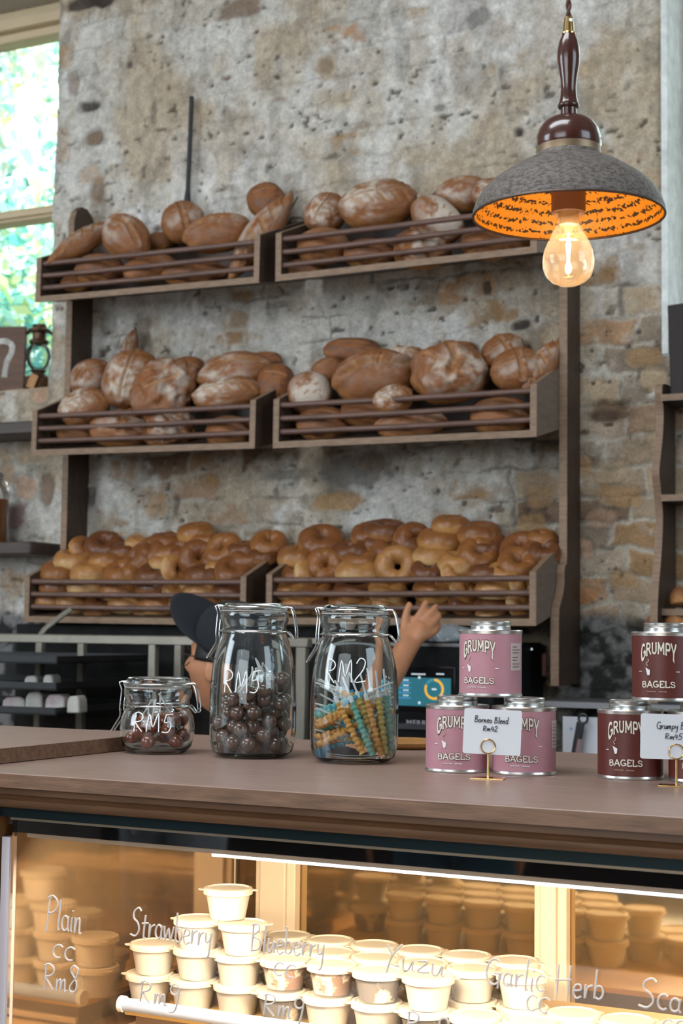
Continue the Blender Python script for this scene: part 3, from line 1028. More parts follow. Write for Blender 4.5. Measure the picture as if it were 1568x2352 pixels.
G = 'loaves in the middle left bin'
loaf('batard', 209, 868, 88, 84, 3.75, 'brown round loaf with pale flour at the back left of the middle left bin', 62, 40, grp=G)
loaf('leaf', 300, 872, 142, 118, 3.73, 'tall floury oval loaf with feather cuts in the middle left bin', 66, 78, grp=G)
loaf('long', 299, 797, 70, 34, 3.82, 'dark pointed bread end sticking up behind the feather cut loaf', 80, 78, grp=G)
loaf('lumpy', 378, 900, 160, 128, 3.70, 'big lumpy floury loaf in the middle of the middle left bin', 66, 70, grp=G)
loaf('dark', 432, 862, 86, 86, 3.79, 'smooth brown loaf behind the lumpy floury loaf', 60, grp=G)
loaf('batard', 541, 858, 148, 100, 3.75, 'big golden split loaf at the back of the middle left bin', 60, 12, grp=G)
loaf('leaf', 521, 905, 150, 80, 3.68, 'glossy oval loaf with pale cuts lying in front of the golden split loaf', 52, 14, grp=G)
loaf('dark', 634, 882, 84, 96, 3.75, 'reddish brown loaf against the divider at the end of the middle left bin', 60, grp=G)
loaf('dark', 610, 826, 72, 40, 3.82, 'almost black loaf at the wall above the reddish brown loaf', 40, grp=G)
loaf('leaf', 194, 935, 114, 86, 3.67, 'white floured loaf on the top rod at the left of the middle left bin', 56, 25, grp=G)
loaf('plain', 174, 996, 84, 46, 3.67, 'small golden loaf low in the left corner of the middle left bin', 30, grp=G)
loaf('cross', 284, 986, 150, 92, 3.67, 'pale split loaf low behind the rods of the middle left bin', 46, grp=G)
loaf('lumpy', 388, 986, 110, 104, 3.68, 'knobbly loaf behind the rods under the big lumpy loaf', 50, grp=G)
loaf('plain', 526, 994, 104, 81, 3.67, 'golden loaf low behind the rods at the right of the middle left bin', 46, grp=G)

G = 'loaves in the middle right bin'
loaf('marks', 711, 902, 98, 94, 3.68, 'white floured round loaf with small cuts at the left of the middle right bin', 66, 10, grp=G)
loaf('plain', 754, 854, 76, 66, 3.76, 'smooth tan loaf behind the white floured round loaf', 60, 30, grp=G)
loaf('dark', 808, 806, 128, 62, 3.82, 'dark seeded loaf against the wall above the slashed loaf', 50, grp=G)
loaf('slash', 860, 868, 172, 128, 3.71, 'huge brown loaf with a wide curved slash in the middle right bin', 62, 8, grp=G)
loaf('leaf', 934, 824, 96, 62, 3.81, 'pale floury loaf at the wall between the two huge loaves', 50, -12, grp=G)
loaf('leaf', 902, 918, 92, 68, 3.64, 'small white ended loaf in front of the huge slashed loaf', 50, 25, grp=G)
loaf('carved', 1033, 858, 172, 136, 3.71, 'huge carved floury loaf with deep cuts in the middle right bin', 64, 0, grp=G)
loaf('dark', 1050, 802, 90, 40, 3.84, 'dark loaf against the wall behind the carved loaf', 40, grp=G)
loaf('cross', 1155, 808, 102, 76, 3.80, 'floury cross cut loaf highest at the right of the middle right bin', 60, 30, grp=G)
loaf('cross', 1190, 850, 122, 96, 3.72, 'shiny cross cut round loaf at the right of the middle right bin', 62, 12, grp=G)
loaf('long', 1243, 842, 130, 62, 3.74, 'smooth tan bread end leaning at the right end of the middle right bin', 65, 60, grp=G)
loaf('dark', 742, 974, 120, 81, 3.67, 'reddish loaf low behind the rods at the left of the middle right bin', 46, grp=G)
loaf('slash', 944, 978, 150, 75, 3.67, 'long golden loaf low behind the rods under the huge loaves', 46, 4, grp=G)
loaf('plain', 1152, 958, 138, 95, 3.67, 'brown loaf low behind the rods at the right of the middle right bin', 46, grp=G)
loaf('plain', 860, 946, 150, 81, 3.69, 'hidden golden loaf behind the rods under the slashed loaf', 46, grp=G)


# ------------------------------------------------------------------ bagels
def bagel_mesh(seed, tone, hole=.26, seam=True):
    nu, nv = 44, 26
    a = np.linspace(0, 2 * PI, nu, endpoint=False)
    b = np.linspace(0, 2 * PI, nv, endpoint=False)
    A, B = np.meshgrid(a, b)
    A, B = A.ravel(), B.ravel()
    o = seed * 5.3
    R = (1 + hole) / 2
    r = 1 - R
    cx, cy = np.cos(A), np.sin(A)
    k = 1 + .22 * (fbm(cx * 1.6 + o, cy * 1.6, 3) - .5) + .10 * (fbm(cx * 5 + o, cy * 5, B) - .5)
    if seam:
        da = np.abs(((A - 1.2 + PI) % (2 * PI)) - PI)
        k = k - .14 * np.exp(-(da / .10) ** 2) * (np.sin(B) > -.3)
    rad = R + r * k * np.cos(B) * 1.02
    z = r * 1.02 * k * np.sin(B)
    z = np.where(z < -.2, -.2 + (z + .2) * .45, z)
    x, y = rad * cx, rad * cy * (1 + .05 * math.sin(seed))
    nz = np.sin(B)
    f = fbm(x * 2.5 + o, y * 2.5, z * 2.5 + 5, 4)
    top = np.array([(.235, .088, .025), (.13, .045, .016), (.34, .150, .046), (.18, .064, .020)][tone % 4])
    side = np.array([(.45, .22, .070), (.31, .135, .044), (.56, .35, .155), (.39, .18, .058)][tone % 4])
    base = np.array((.62, .43, .22))
    col = side + (top - side) * sstep(-.15, .55, nz + .9 * (f - .5))[:, None]
    col = col + (base - col) * (1 - sstep(-.75, -.35, nz))[:, None]
    col = col * (.82 + .36 * f)[:, None]
    faces = []
    for j in range(nv):
        j2 = (j + 1) % nv
        for i in range(nu):
            i2 = (i + 1) % nu
            faces.append((j * nu + i, j * nu + i2, j2 * nu + i2, j2 * nu + i))
    me = bpy.data.meshes.new('bagel')
    me.from_pydata(np.stack([x, y, z], -1).tolist(), [], faces)
    at = me.attributes.new('Col', 'FLOAT_COLOR', 'POINT')
    c4 = np.ones((len(x), 4), np.float32)
    c4[:, :3] = col
    at.data.foreach_set('color', c4.ravel())
    me.polygons.foreach_set('use_smooth', [True] * len(me.polygons))
    me.materials.append(M_BAGEL)
    return me


BG = [bagel_mesh(i, i, .06 + .05 * (i % 3), True) for i in range(8)]
TONE = {0: 'golden brown', 1: 'dark brown', 2: 'pale golden', 3: 'glossy brown'}
ORD = ['first', 'second', 'third', 'fourth', 'fifth', 'sixth', 'seventh', 'eighth', 'ninth', 'tenth', 'eleventh', 'twelfth', 'thirteenth', 'fourteenth']
# (px, py, tilt, yaw, tone, diameter in px)
BL = [(134, 1317, 24, 0, 0, 78), (171, 1290, 12, 20, 2, 84), (209, 1316, 20, -10, 2, 84), (246, 1290, 8, 0, 0, 76), (190, 1264, 60, 60, 0, 62), (241, 1256, 42, 10, 1, 84), (284, 1318, 34, -20, 0, 84),
      (320, 1289, 55, -50, 3, 84), (316, 1249, 20, 30, 2, 52), (348, 1274, 62, -40, 3, 84), (357, 1321, 30, 0, 1, 80), (382, 1248, 14, 10, 3, 76), (378, 1294, 10, 0, 2, 64), (385, 1273, 16, -12, 0, 72),
      (412, 1268, 34, 0, 3, 70), (449, 1226, 16, -22, 0, 76), (404, 1311, 78, 50, 2, 66), (455, 1286, 70, 20, 3, 86), (476, 1246, 12, 10, 0, 72), (514, 1267, 60, -20, 0, 84), (505, 1304, 10, 0, 2, 56),
      (472, 1323, 14, 0, 1, 84), (536, 1314, 40, 10, 3, 82), (559, 1265, 16, -10, 1, 72), (573, 1281, 40, 0, 3, 78), (619, 1254, 40, 10, 0, 80), (608, 1277, 30, 0, 1, 62), (286, 1266, 20, 0, 1, 60),
      (134, 1345, 20, 0, 1, 80), (200, 1349, 8, 0, 2, 82), (274, 1354, 24, 0, 0, 80), (357, 1347, 20, 0, 1, 84), (408, 1358, 40, 30, 2, 62), (470, 1358, 14, 0, 2, 88), (534, 1356, 22, 0, 1, 80),
      (120, 1381, 12, 0, 0, 76), (172, 1384, 26, 30, 2, 78), (235, 1391, 30, 0, 1, 78), (296, 1388, 14, 0, 2, 82), (366, 1391, 12, 0, 0, 84), (413, 1387, 50, 20, 2, 62), (470, 1389, 14, 0, 2, 84), (536, 1388, 20, 0, 3, 80),
      (227, 1409, 8, 0, 2, 60), (345, 1411, 8, 0, 0, 66), (470, 1409, 8, 0, 0, 70)]
BR = [(685, 1283, 16, 0, 0, 86), (741, 1249, 40, 10, 3, 100), (682, 1316, 40, -20, 3, 84), (748, 1303, 68, 10, 0, 84), (707, 1322, 70, 60, 2, 70), (808, 1267, 24, -30, 1, 84), (831, 1293, 18, 0, 0, 86),
      (821, 1317, 12, 0, 2, 90), (850, 1231, 34, 0, 3, 80), (886, 1222, 20, 0, 1, 86), (903, 1255, 46, -20, 3, 96), (952, 1246, 70, 20, 3, 86), (912, 1302, 78, 0, 2, 88), (995, 1279, 14, 0, 2, 82),
      (1012, 1246, 16, 8, 0, 94), (1035, 1209, 14, 6, 0, 82), (1100, 1229, 16, -4, 3, 92), (1052, 1297, 18, 10, 2, 84), (984, 1313, 30, 0, 1, 76), (1046, 1320, 60, 40, 2, 64), (1098, 1278, 52, 14, 0, 88),
      (1120, 1254, 40, 0, 1, 84), (1118, 1321, 12, 0, 1, 84), (1198, 1265, 48, -8, 3, 92), (1189, 1298, 46, 10, 0, 88), (1244, 1240, 18, 0, 0, 72), (1250, 1268, 40, 0, 1, 70), (1160, 1318, 30, 0, 2, 72),
      (669, 1356, 20, 0, 2, 74), (725, 1356, 30, 0, 0, 72), (814, 1360, 20, 0, 1, 90), (890, 1362, 22, 20, 2, 84), (997, 1357, 26, 0, 0, 86), (1066, 1358, 60, 40, 2, 66), (1140, 1357, 10, 0, 2, 86), (1200, 1356, 66, 50, 2, 66),
      (688, 1391, 10, 0, 2, 82), (752, 1393, 18, 0, 1, 78), (802, 1383, 26, 0, 0, 84), (842, 1393, 14, 0, 2, 78), (896, 1384, 50, 30, 2, 72), (1002, 1387, 34, 0, 0, 84), (1067, 1386, 50, 20, 1, 66), (1136, 1391, 16, 0, 1, 84),
      (1196, 1388, 70, 40, 2, 66), (1128, 1414, 8, 0, 2, 66), (938, 1250, 20, 0, 1, 70), (870, 1250, 18, 0, 1, 70)]


def row_of(py):
    if py > 1400: return 'on the board', 0
    if py > 1372: return 'behind the lowest rod', 1
    if py > 1335: return 'behind the middle rod', 2
    if py > 1300: return 'above the top rod', 3
    if py > 1270: return 'mid heap', 4
    return 'atop the heap', 5


for nm, lst in (('left', BL), ('right', BR)):
    rows = {}
    for b in lst:
        rows.setdefault(row_of(b[1]), []).append(b)
    for (words_, ri), bs in rows.items():
        bs.sort(key=lambda b: b[0])
        for k, (px, py, tilt, yaw, tone, dpx) in enumerate(bs):
            Y = min(3.675 + (1330 - py) * .0013, 3.80) if py < 1335 else 3.672 + .01 * (k % 2)
            q = UY(px, py, Y)
            s = pxm(q)
            o = bpy.data.objects.new('bagel', BG[(tone + 4 * (k % 2)) % 8])
            COL.objects.link(o)
            o.location = q
            R_ = dpx / s / 2 * 1.14
            o.scale = (R_, R_, R_ * 1.12)
            o.rotation_euler = (Matrix.Rotation(math.radians(yaw + 20), 3, 'Z') @ Matrix.Rotation(math.radians(tilt), 3, 'X') @ Matrix.Rotation(random.Random(int(px * 7 + py)).uniform(0, 6.28), 3, 'Z')).to_euler()
            side = 'lying' if tilt < 35 else 'propped up' if tilt < 65 else 'standing on edge'
            tag(o, '%s bagel %s %s, bottom %s bin, %s from left' % (TONE[tone], side, words_, nm, ORD[k] if k < len(ORD) else 'last'), 'bagel', 'bagels in the bottom %s bin' % nm)

# dry stalks tucked behind the loaves
M_TWIG = mat('dry_stalk', (.05, .04, .035), .8)
for nm, pts, lab, c in (('a', [(655, 520), (664, 488), (684, 452)], 'thin dark dry stalk rising beside the topmost small round loaf', (.05, .045, .04)),
                        ('b', [(662, 520), (672, 500), (700, 505), (712, 520)], 'dark curled dry stalk lying between the two top bins', (.05, .045, .04)),
                        ('c', [(965, 480), (985, 458), (1008, 432)], 'reddish dry stalk slanting up from the half white loaf', (.16, .07, .055))):
    p = catmull([UY(a, b, 3.80) for a, b in pts], 5)
    tag(MB().tube(p, .0022, 6).build('dry_stalk', mat('dry_stalk_' + nm, c, .8)), lab, 'stalk', 'dry stalks among the loaves')
# thin tube standing in for a sooty streak on the wall
pr = catmull([UY(440, 222, 3.845), UY(436, 330, 3.84), UY(432, 420, 3.84), UY(430, 470, 3.84), UY(428, 560, 3.83)], 4)
tag(MB().tube(pr, [.007 + .010 * max(0, (i / (len(pr) - 1)) - .55) / .45 for i in range(len(pr))], 8).build('wall_streak', mat('streak_soot_black', (.03, .03, .03), .7, noise=.4, nscale=40)),
    'thin black streak up the wall behind the cross cut loaf', 'rod')
# ================================================================== COUNTER AND DISPLAY CASE
CT = 1.20            # counter top height
M_CTOP = mat('counter_wood', (.30, .195, .155), .36, noise=.2, nscale=7, stretch=(1, 9, 9), bump=.03, bscale=40, spec=.9)
M_CEDGE = mat('counter_edge_wood', (.165, .088, .052), .45, noise=.45, nscale=16, stretch=(1, 10, 10), bump=.12, bscale=90)
M_MOULD = mat('moulding_wood', (.120, .055, .024), .38, noise=.3, nscale=10, stretch=(1, 8, 8))
M_BLACK = mat('black_metal', (.012, .012, .013), .35)
M_ALU = mat('satin_aluminium', (.62, .60, .56), .3, metal=.9)
M_STEEL = mat('stainless_steel', (.46, .44, .40), .38, metal=.75, noise=.15, nscale=60, stretch=(1, 20, 20))
M_WHITE = mat('white_enamel', (.78, .76, .72), .4)

ct = thing('countertop', 'long brown wooden countertop with moulded front edge above the glass display case', 'counter', (-1.0, 2.04, CT))
X0, X1 = -1.75, 1.2
MB().box(X0 + 1, X1 + 1, 1.640 - 2.04, 2.43 - 2.04, -.019, 0).build('worktop', M_CTOP, ct, bevel=.002)
MB().box(X0 + 1, X1 + 1, 1.6385 - 2.04, 1.640 - 2.04, -.0185, -.001).build('front_edge', M_CEDGE, ct)
md = MB()
md.prism([(-.392, -.019), (-.392, -.028), (-.3875, -.030), (-.386, -.033), (-.390, -.0355), (-.390, -.041), (-.386, -.046), (-.372, -.047), (-.33, -.047), (-.33, -.019)], X0 + 1, X1 + 1, 'x')
md.build('moulding', M_MOULD, ct, smooth=50)
MB().box(X0 + 1, X1 + 1, -.33, .37, -.047, -.019).build('subtop', M_MOULD, ct)
nl = MB()
for px in (232, 680, 1042, 1500):
    q = UY(px, 1849 + (px - 232) * .0762, 1.655)
    nl.ball((q.x + 1, q.y - 2.04, q.z - CT), .0011, 8, 6)
nl.build('nail_heads', mat('nail_head', (.5, .45, .4), .4, metal=.6), ct)['kind'] = 'stuff'

# raised neighbouring counter board on the left
rb = MB().box(-2.4, -1.413, 1.55, 2.142, CT + .0005, CT + .022).build('raised_board', M_CTOP, bevel=.0015)
tag(rb, 'raised wooden board lying on the counter beside the small candy jar', 'board')
e = MB().box(-1.413, -1.4118, 1.551, 2.141, CT + .001, CT + .0215).build('board_edge', M_CEDGE, rb)

# ---- display case
CXL, CXR, CYF, CYB = -1.335, 1.1, 1.672, 2.30
dc = thing('display_case', 'lit glass fronted refrigerated display case under the countertop', 'display case', (-.6, 2.0, 0))


def dl(m):
    """turn world coordinates into the case's own"""
    m.v = [(a + .6, b - 2.0, c) for a, b, c in m.v]
    return m


M_CASEGLASS = thin_glass('case_front_glass', (.99, .985, .97), .75, base=.01)
M_BACKGLASS = mat('dark_back_glass', (.60, .45, .27), .055, metal=.92)
M_SIDEGLASS = mat('smoked_side_glass', (.42, .31, .20), .07, metal=.85)
M_ORANGE = mat('orange_varnished_wood', (.42, .19, .05), .35, noise=.25, nscale=12, stretch=(6, 6, 1))
M_DECK = mat('case_deck', (.62, .44, .27), .35, noise=.1, nscale=9)
glass = dl(MB().box(CXL, CXR, CYF, CYF + .005, .62, 1.150)).build('front_glass', M_CASEGLASS, dc, smooth=0)
dl(MB().box(CXL - .35, CXR, CYF - .006, CYF + .012, 1.140, 1.153)).build('top_rail', mat('dark_teal_metal', (.02, .035, .04), .2, metal=.6), dc)
dl(MB().box(CXL, CXR, CYF - .004, CYF + .002, 1.1365, 1.140)).build('rail_lip', mat('bronze_lip', (.22, .17, .12), .35, metal=.6), dc)
dl(MB().box(CXL - .014, CXL - .001, CYF - .003, CYF + .012, .6, 1.113)).build('glass_edge', mat('lilac_glass_edge', (.62, .56, .60), .35), dc)
dl(MB().box(CXL - .075, CXL - .016, CYF - .012, CYF + .06, .0, 1.153)).build('corner_post', mat('corner_post_wood', (.20, .095, .035), .4, noise=.3, nscale=12, stretch=(8, 8, 1)), dc)
dl(MB().box(CXL - .006, CXL, CYF + .012, CYB, .62, 1.14)).build('side_glass', M_SIDEGLASS, dc)
dl(MB().box(CXL, CXR, CYB, CYB + .008, .62, 1.14)).build('back_door_glass', M_BACKGLASS, dc)
dl(MB().box(CXL - .05, CXR, CYF + .012, CYB + .03, 1.128, 1.150)).build('case_roof', mat('case_roof_dark', (.05, .045, .04), .5), dc)
dl(MB().box(CXL - .05, CXR, CYF + .001, CYB + .03, .58, .62)).build('case_base', M_DECK, dc)
dl(MB().box(CXL, CXR, CYF + .004, CYB, .795, .812)).build('deck', M_DECK, dc)
dl(MB().box(CXL - .05, CXR, CYF + .01, CYB + .03, 0, .58)).build('cabinet', M_MOULD, dc)
for xa, xb in ((-1.312, -1.238), (-.826, -.775), (-.35, -.30)):
    m = MB().box(xa, xb, CYB - .022, CYB - .002, .64, 1.128)
    m.box(xa + .012, xb - .014, CYB - .030, CYB - .02, .64, 1.128)
    dl(m).build('door_stile', mat('cream_door_stile', (.70, .61, .50), .4), dc, bevel=.002)
dl(MB().tube([(-1.336, CYB - .05, .812), (-1.336, CYB - .05, 1.128)], .0025, 6)).build('shelf_wire', M_ALU, dc)
dl(MB().box(-1.315, -1.287, 2.30, 2.32, .62, 1.13)).build('back_corner_post', M_ORANGE, dc)
dl(MB().box(CXL, CXR, CYF + .0052, CYF + .0068, 1.1192, 1.1398)).build('shade_band', mat('glossy_shade_black', (.006, .006, .007), .03, spec=1.0, coat=1.0), dc)  # added dark strip where the housing leaves shade; mirrors the customers
# LED strip along the top of the glass, inside the case
lp = dl(MB().box(-1.316, CXR, CYF + .007, CYF + .045, 1.1135, 1.1190)).build('lamp_housing', mat('lamp_housing_beige', (.40, .29, .21), .45), dc)
dl(MB().box(-1.03, CXR, CYF + .007, CYF + .013, 1.1100, 1.1135)).build('lamp_diffuser', mat('led_diffuser', (.9, .9, .95), .5, emit=(.75, .86, 1.0), estr=4.0), lp)
for k in range(4):
    xc = -1.0 + .56 * k
    add_light('case_led_%d' % k, 'AREA', (xc, CYF + .035, 1.108), (xc, CYF + .30, .80), 8.5, (1.0, .79, .52), .54, .02)

# tray of cups on a raised step with a pale rail
TY0, TZ = 1.885, .852
tr = thing('cup_tray', 'beige display tray with pale blue front rail holding the cream cups', 'tray', (-.6, 2.05, .812))
def tl(m):
    m.v = [(a + .6, b - 2.05, c - .812) for a, b, c in m.v]
    return m
tl(MB().box(-1.296, 1.05, TY0, 2.24, TZ - .008, TZ)).build('tray_board', mat('tray_cream', (.74, .48, .16), .35), tr)
tl(MB().box(-1.285, 1.04, TY0 + .012, 2.22, .8125, TZ - .008)).build('riser', mat('tray_riser', (.17, .125, .085), .4), tr)
tl(MB().box(-1.285, 1.04, TY0 + .006, TY0 + .012, .818, .826)).build('riser_strip', mat('riser_strip', (.45, .36, .27), .4), tr)
tl(MB().tube([(-1.300, TY0, TZ + .006), (1.05, TY0, TZ + .006)], .0095, 16)).build('front_rail', mat('pale_rail', (.34, .44, .66), .28, spec=.6), tr)
tl(MB().tube([(-1.3035, TY0, TZ + .006), (-1.296, TY0, TZ + .006)], .0115, 16)).build('rail_cap', mat('rail_cap', (.80, .85, .92), .3), tr)

# ---- cups
M_CUP = bpy.data.materials.new('frosted_cup_plastic')
M_CUP.use_nodes = True
_b = M_CUP.node_tree.nodes['Principled BSDF']
_b.inputs['Base Color'].default_value = (.86, .83, .79, 1)
_b.inputs['Roughness'].default_value = .35
_b.inputs['Alpha'].default_value = .62
M_CUPCLEAR = bpy.data.materials.new('clear_cup_plastic')
M_CUPCLEAR.use_nodes = True
_b = M_CUPCLEAR.node_tree.nodes['Principled BSDF']
_b.inputs['Base Color'].default_value = (.88, .84, .80, 1)
_b.inputs['Roughness'].default_value = .25
_b.inputs['Alpha'].default_value = .13
M_LID = translucent('frosted_lid', (.86, .80, .72), .4, .4)
M_CREAMF = mat('whipped_cream_cheese', (.80, .72, .62), .6, noise=.12, nscale=50, bump=.4, bscale=60)
M_JAM = mat('jam_and_cream', (.80, .72, .62), .4, color2=(.17, .040, .006), nscale=34, ramp=(.44, .52))
M_DARKJ = mat('dark_berry_and_cream', (.016, .006, .010), .3, color2=(.78, .70, .66), nscale=26, ramp=(.55, .62))
CUP_H, CUP_P = .0375, .0425


def make_cup(name, body_m, fill_m):
    t = thing(name, None, None)
    body = MB()
    body.lathe([(0, .0015), (.0235, .0015), (.0248, 0), (.0255, .002), (.0312, CUP_H - .006), (.0322, CUP_H - .005), (.0322, CUP_H), (.0312, CUP_H), (.0308, CUP_H - .004), (.0247, .003), (0, .003)], 36)
    body.build('cup_body', body_m, t)
    f = MB().lathe([(0, .0034), (.0242, .0034), (.0296, CUP_H - .007), (.024, CUP_H - .003), (.01, CUP_H - .006), (0, CUP_H - .004)], 30)
    f.build('filling', fill_m, t)
    l = MB().lathe([(0, CUP_H + .0035), (.0285, CUP_H + .0035), (.0302, CUP_H + .0055), (.0342, CUP_H + .0048), (.0352, CUP_H + .003), (.0352, CUP_H - .0035), (.0340, CUP_H - .004), (.0335, CUP_H + .001), (0, CUP_H + .0018)], 40)
    tab = [(.0338, -.0075), (.0405, -.0042), (.0428, 0), (.0405, .0042), (.0338, .0075)]
    l.prism(tab, CUP_H + .001, CUP_H + .0026, 'z')
    l.prism([(-a, -b) for a, b in tab], CUP_H + .001, CUP_H + .0026, 'z')
    l.build('lid', M_LID, t)
    return t


cup_src = {'cream': make_cup('cream_cup', M_CUP, M_CREAMF), 'jam': make_cup('cream_cup', M_CUPCLEAR, M_JAM), 'dark': make_cup('cream_cup', M_CUPCLEAR, M_DARKJ)}
cup_used = {}
CUPW = {'cream': 'white cream cheese', 'jam': 'orange jam swirled cream', 'dark': 'dark berry cream'}


def cup(kind, x, y, level, label):
    o = cup_src[kind]
    rnd = random.Random(int(x * 1000 + y * 77 + level))
    loc, rot = (x, y, TZ + .0004 + CUP_P * level), (0, 0, rnd.uniform(-.3, .3) + (.5 if level < 2 else .45))
    if kind in cup_used:
        o = copy_tree(o, kids_of(o), loc, rot)
    else:
        cup_used[kind] = 1
        o.location, o.rotation_euler = loc, rot
    tag(o, label, 'cup', 'lidded cups in the display case')


LV = ['bottom', 'second', 'third', 'fourth']
fx = [-1.283 + .0722 * k for k in range(12)]
front = [(0, ['cream', 'cream']), (1, ['cream', 'cream', 'cream']), (2, ['cream', 'cream', 'cream']), (3, ['dark', 'jam']), (4, ['cream', 'jam']), (5, ['cream', 'dark']), (6, ['dark', 'cream']), (7, ['jam']), (8, ['cream']), (9, ['cream']), (10, ['cream']), (11, ['cream'])]
for c, st in front:
    for l, k in enumerate(st):
        cup(k, fx[c] + .004 * ((l * 7 + c * 3) % 3 - 1), 1.934 + .003 * ((l + c) % 3), l,
            '%s cup, %s, %s column along the pale rail' % (CUPW[k], ('bottom one' if l == 0 else 'second one up' if l == 1 else 'third one up'), ORD[c]))
cup('cream', (fx[1] + fx[2]) / 2 + .004, 1.955, 3, 'white lidded cup standing alone on top of the whole pile')
back = [(0, 1), (1, 2), (2, 2), (3, 2), (4, 2), (5, 2), (6, 2), (7, 2), (8, 1), (9, 1), (10, 1), (11, 1)]
for c, n in back:
    for l in range(n):
        cup('cream' if (c + l) % 5 else 'jam', fx[c] + .032, 2.012, l, 'cream cup in the second row back, %s level, %s column from the left' % (LV[l], ORD[c]))
for c in range(1, 7):
    for l in range(2):
        cup('cream', fx[c] + .065, 2.088, l, 'cream cup in the row nearest the back doors, %s level, %s from the left' % (LV[l], ORD[c - 1]))

# ---- handwriting on the front glass
M_CHALK = mat('pale_marker_ink', (.70, .62, .58), .8)
YG = CYF - .0012


def glass_note(name, label, lines, r=.0012):
    for k, (txt, px, py, wpx, hpx, rise) in enumerate(lines):
        m = MB()
        a = UY(px, py, YG)
        s = pxm(a)
        ax = Vector((math.cos(rise), 0, math.sin(rise)))
        az = Vector((-math.sin(rise), 0, math.cos(rise)))
        write_on(m, txt, lambda u, v: a + ax * u + az * v, hpx / s, r, seed=int(px), width=wpx / s / .90)
        m.v = [(p[0] + .6, p[1] - 2.0, p[2]) for p in m.v]
        o = m.build(name, M_CHALK, glass)
        o['label'] = 'handwritten %s on the glass' % txt


glass_note('lettering', 'handwritten Plain CC RM8 on the glass', [('Plain', 104, 2130, 92, 70, -.03), ('CC', 118, 2198, 60, 36, -.05), ('Rm8', 98, 2270, 90, 58, .02)])
glass_note('lettering', 'handwritten Strawberry on the glass', [('Strawberry', 298, 2148, 200, 66, -.02), ('Rm9', 318, 2300, 100, 52, .0)])
glass_note('lettering', 'handwritten Blueberry CC on the glass', [('Blueberry', 574, 2182, 175, 64, .0), ('CC', 626, 2238, 56, 36, -.05), ('Rm9', 602, 2330, 98, 52, .0)])
glass_note('lettering', 'handwritten Yuzu on the glass', [('Yuzu', 878, 2222, 140, 56, -.02), ('Rm9', 930, 2375, 98, 52, .0)])
glass_note('lettering', 'handwritten Garlic Herb CC on the glass', [('Garlic Herb', 1112, 2258, 256, 66, -.03), ('CC', 1205, 2320, 54, 40, -.05)])
glass_note('lettering', 'handwritten Scallion on the glass', [('Scallion', 1464, 2312, 190, 66, -.03), ('CC', 1516, 2372, 54, 40, -.05)])

# ================================================================== CANDY JARS
M_JAR = mat('jar_glass', (.93, .98, .985), .0, trans=1.0, ior=1.45)
M_WIRE = mat('steel_wire', (.62, .63, .63), .22, metal=1.0)
M_GASKET = mat('clear_rubber_gasket', (.70, .66, .62), .5, trans=.6)
M_WINK = mat('white_marker_ink', (.95, .97, .97), .8)


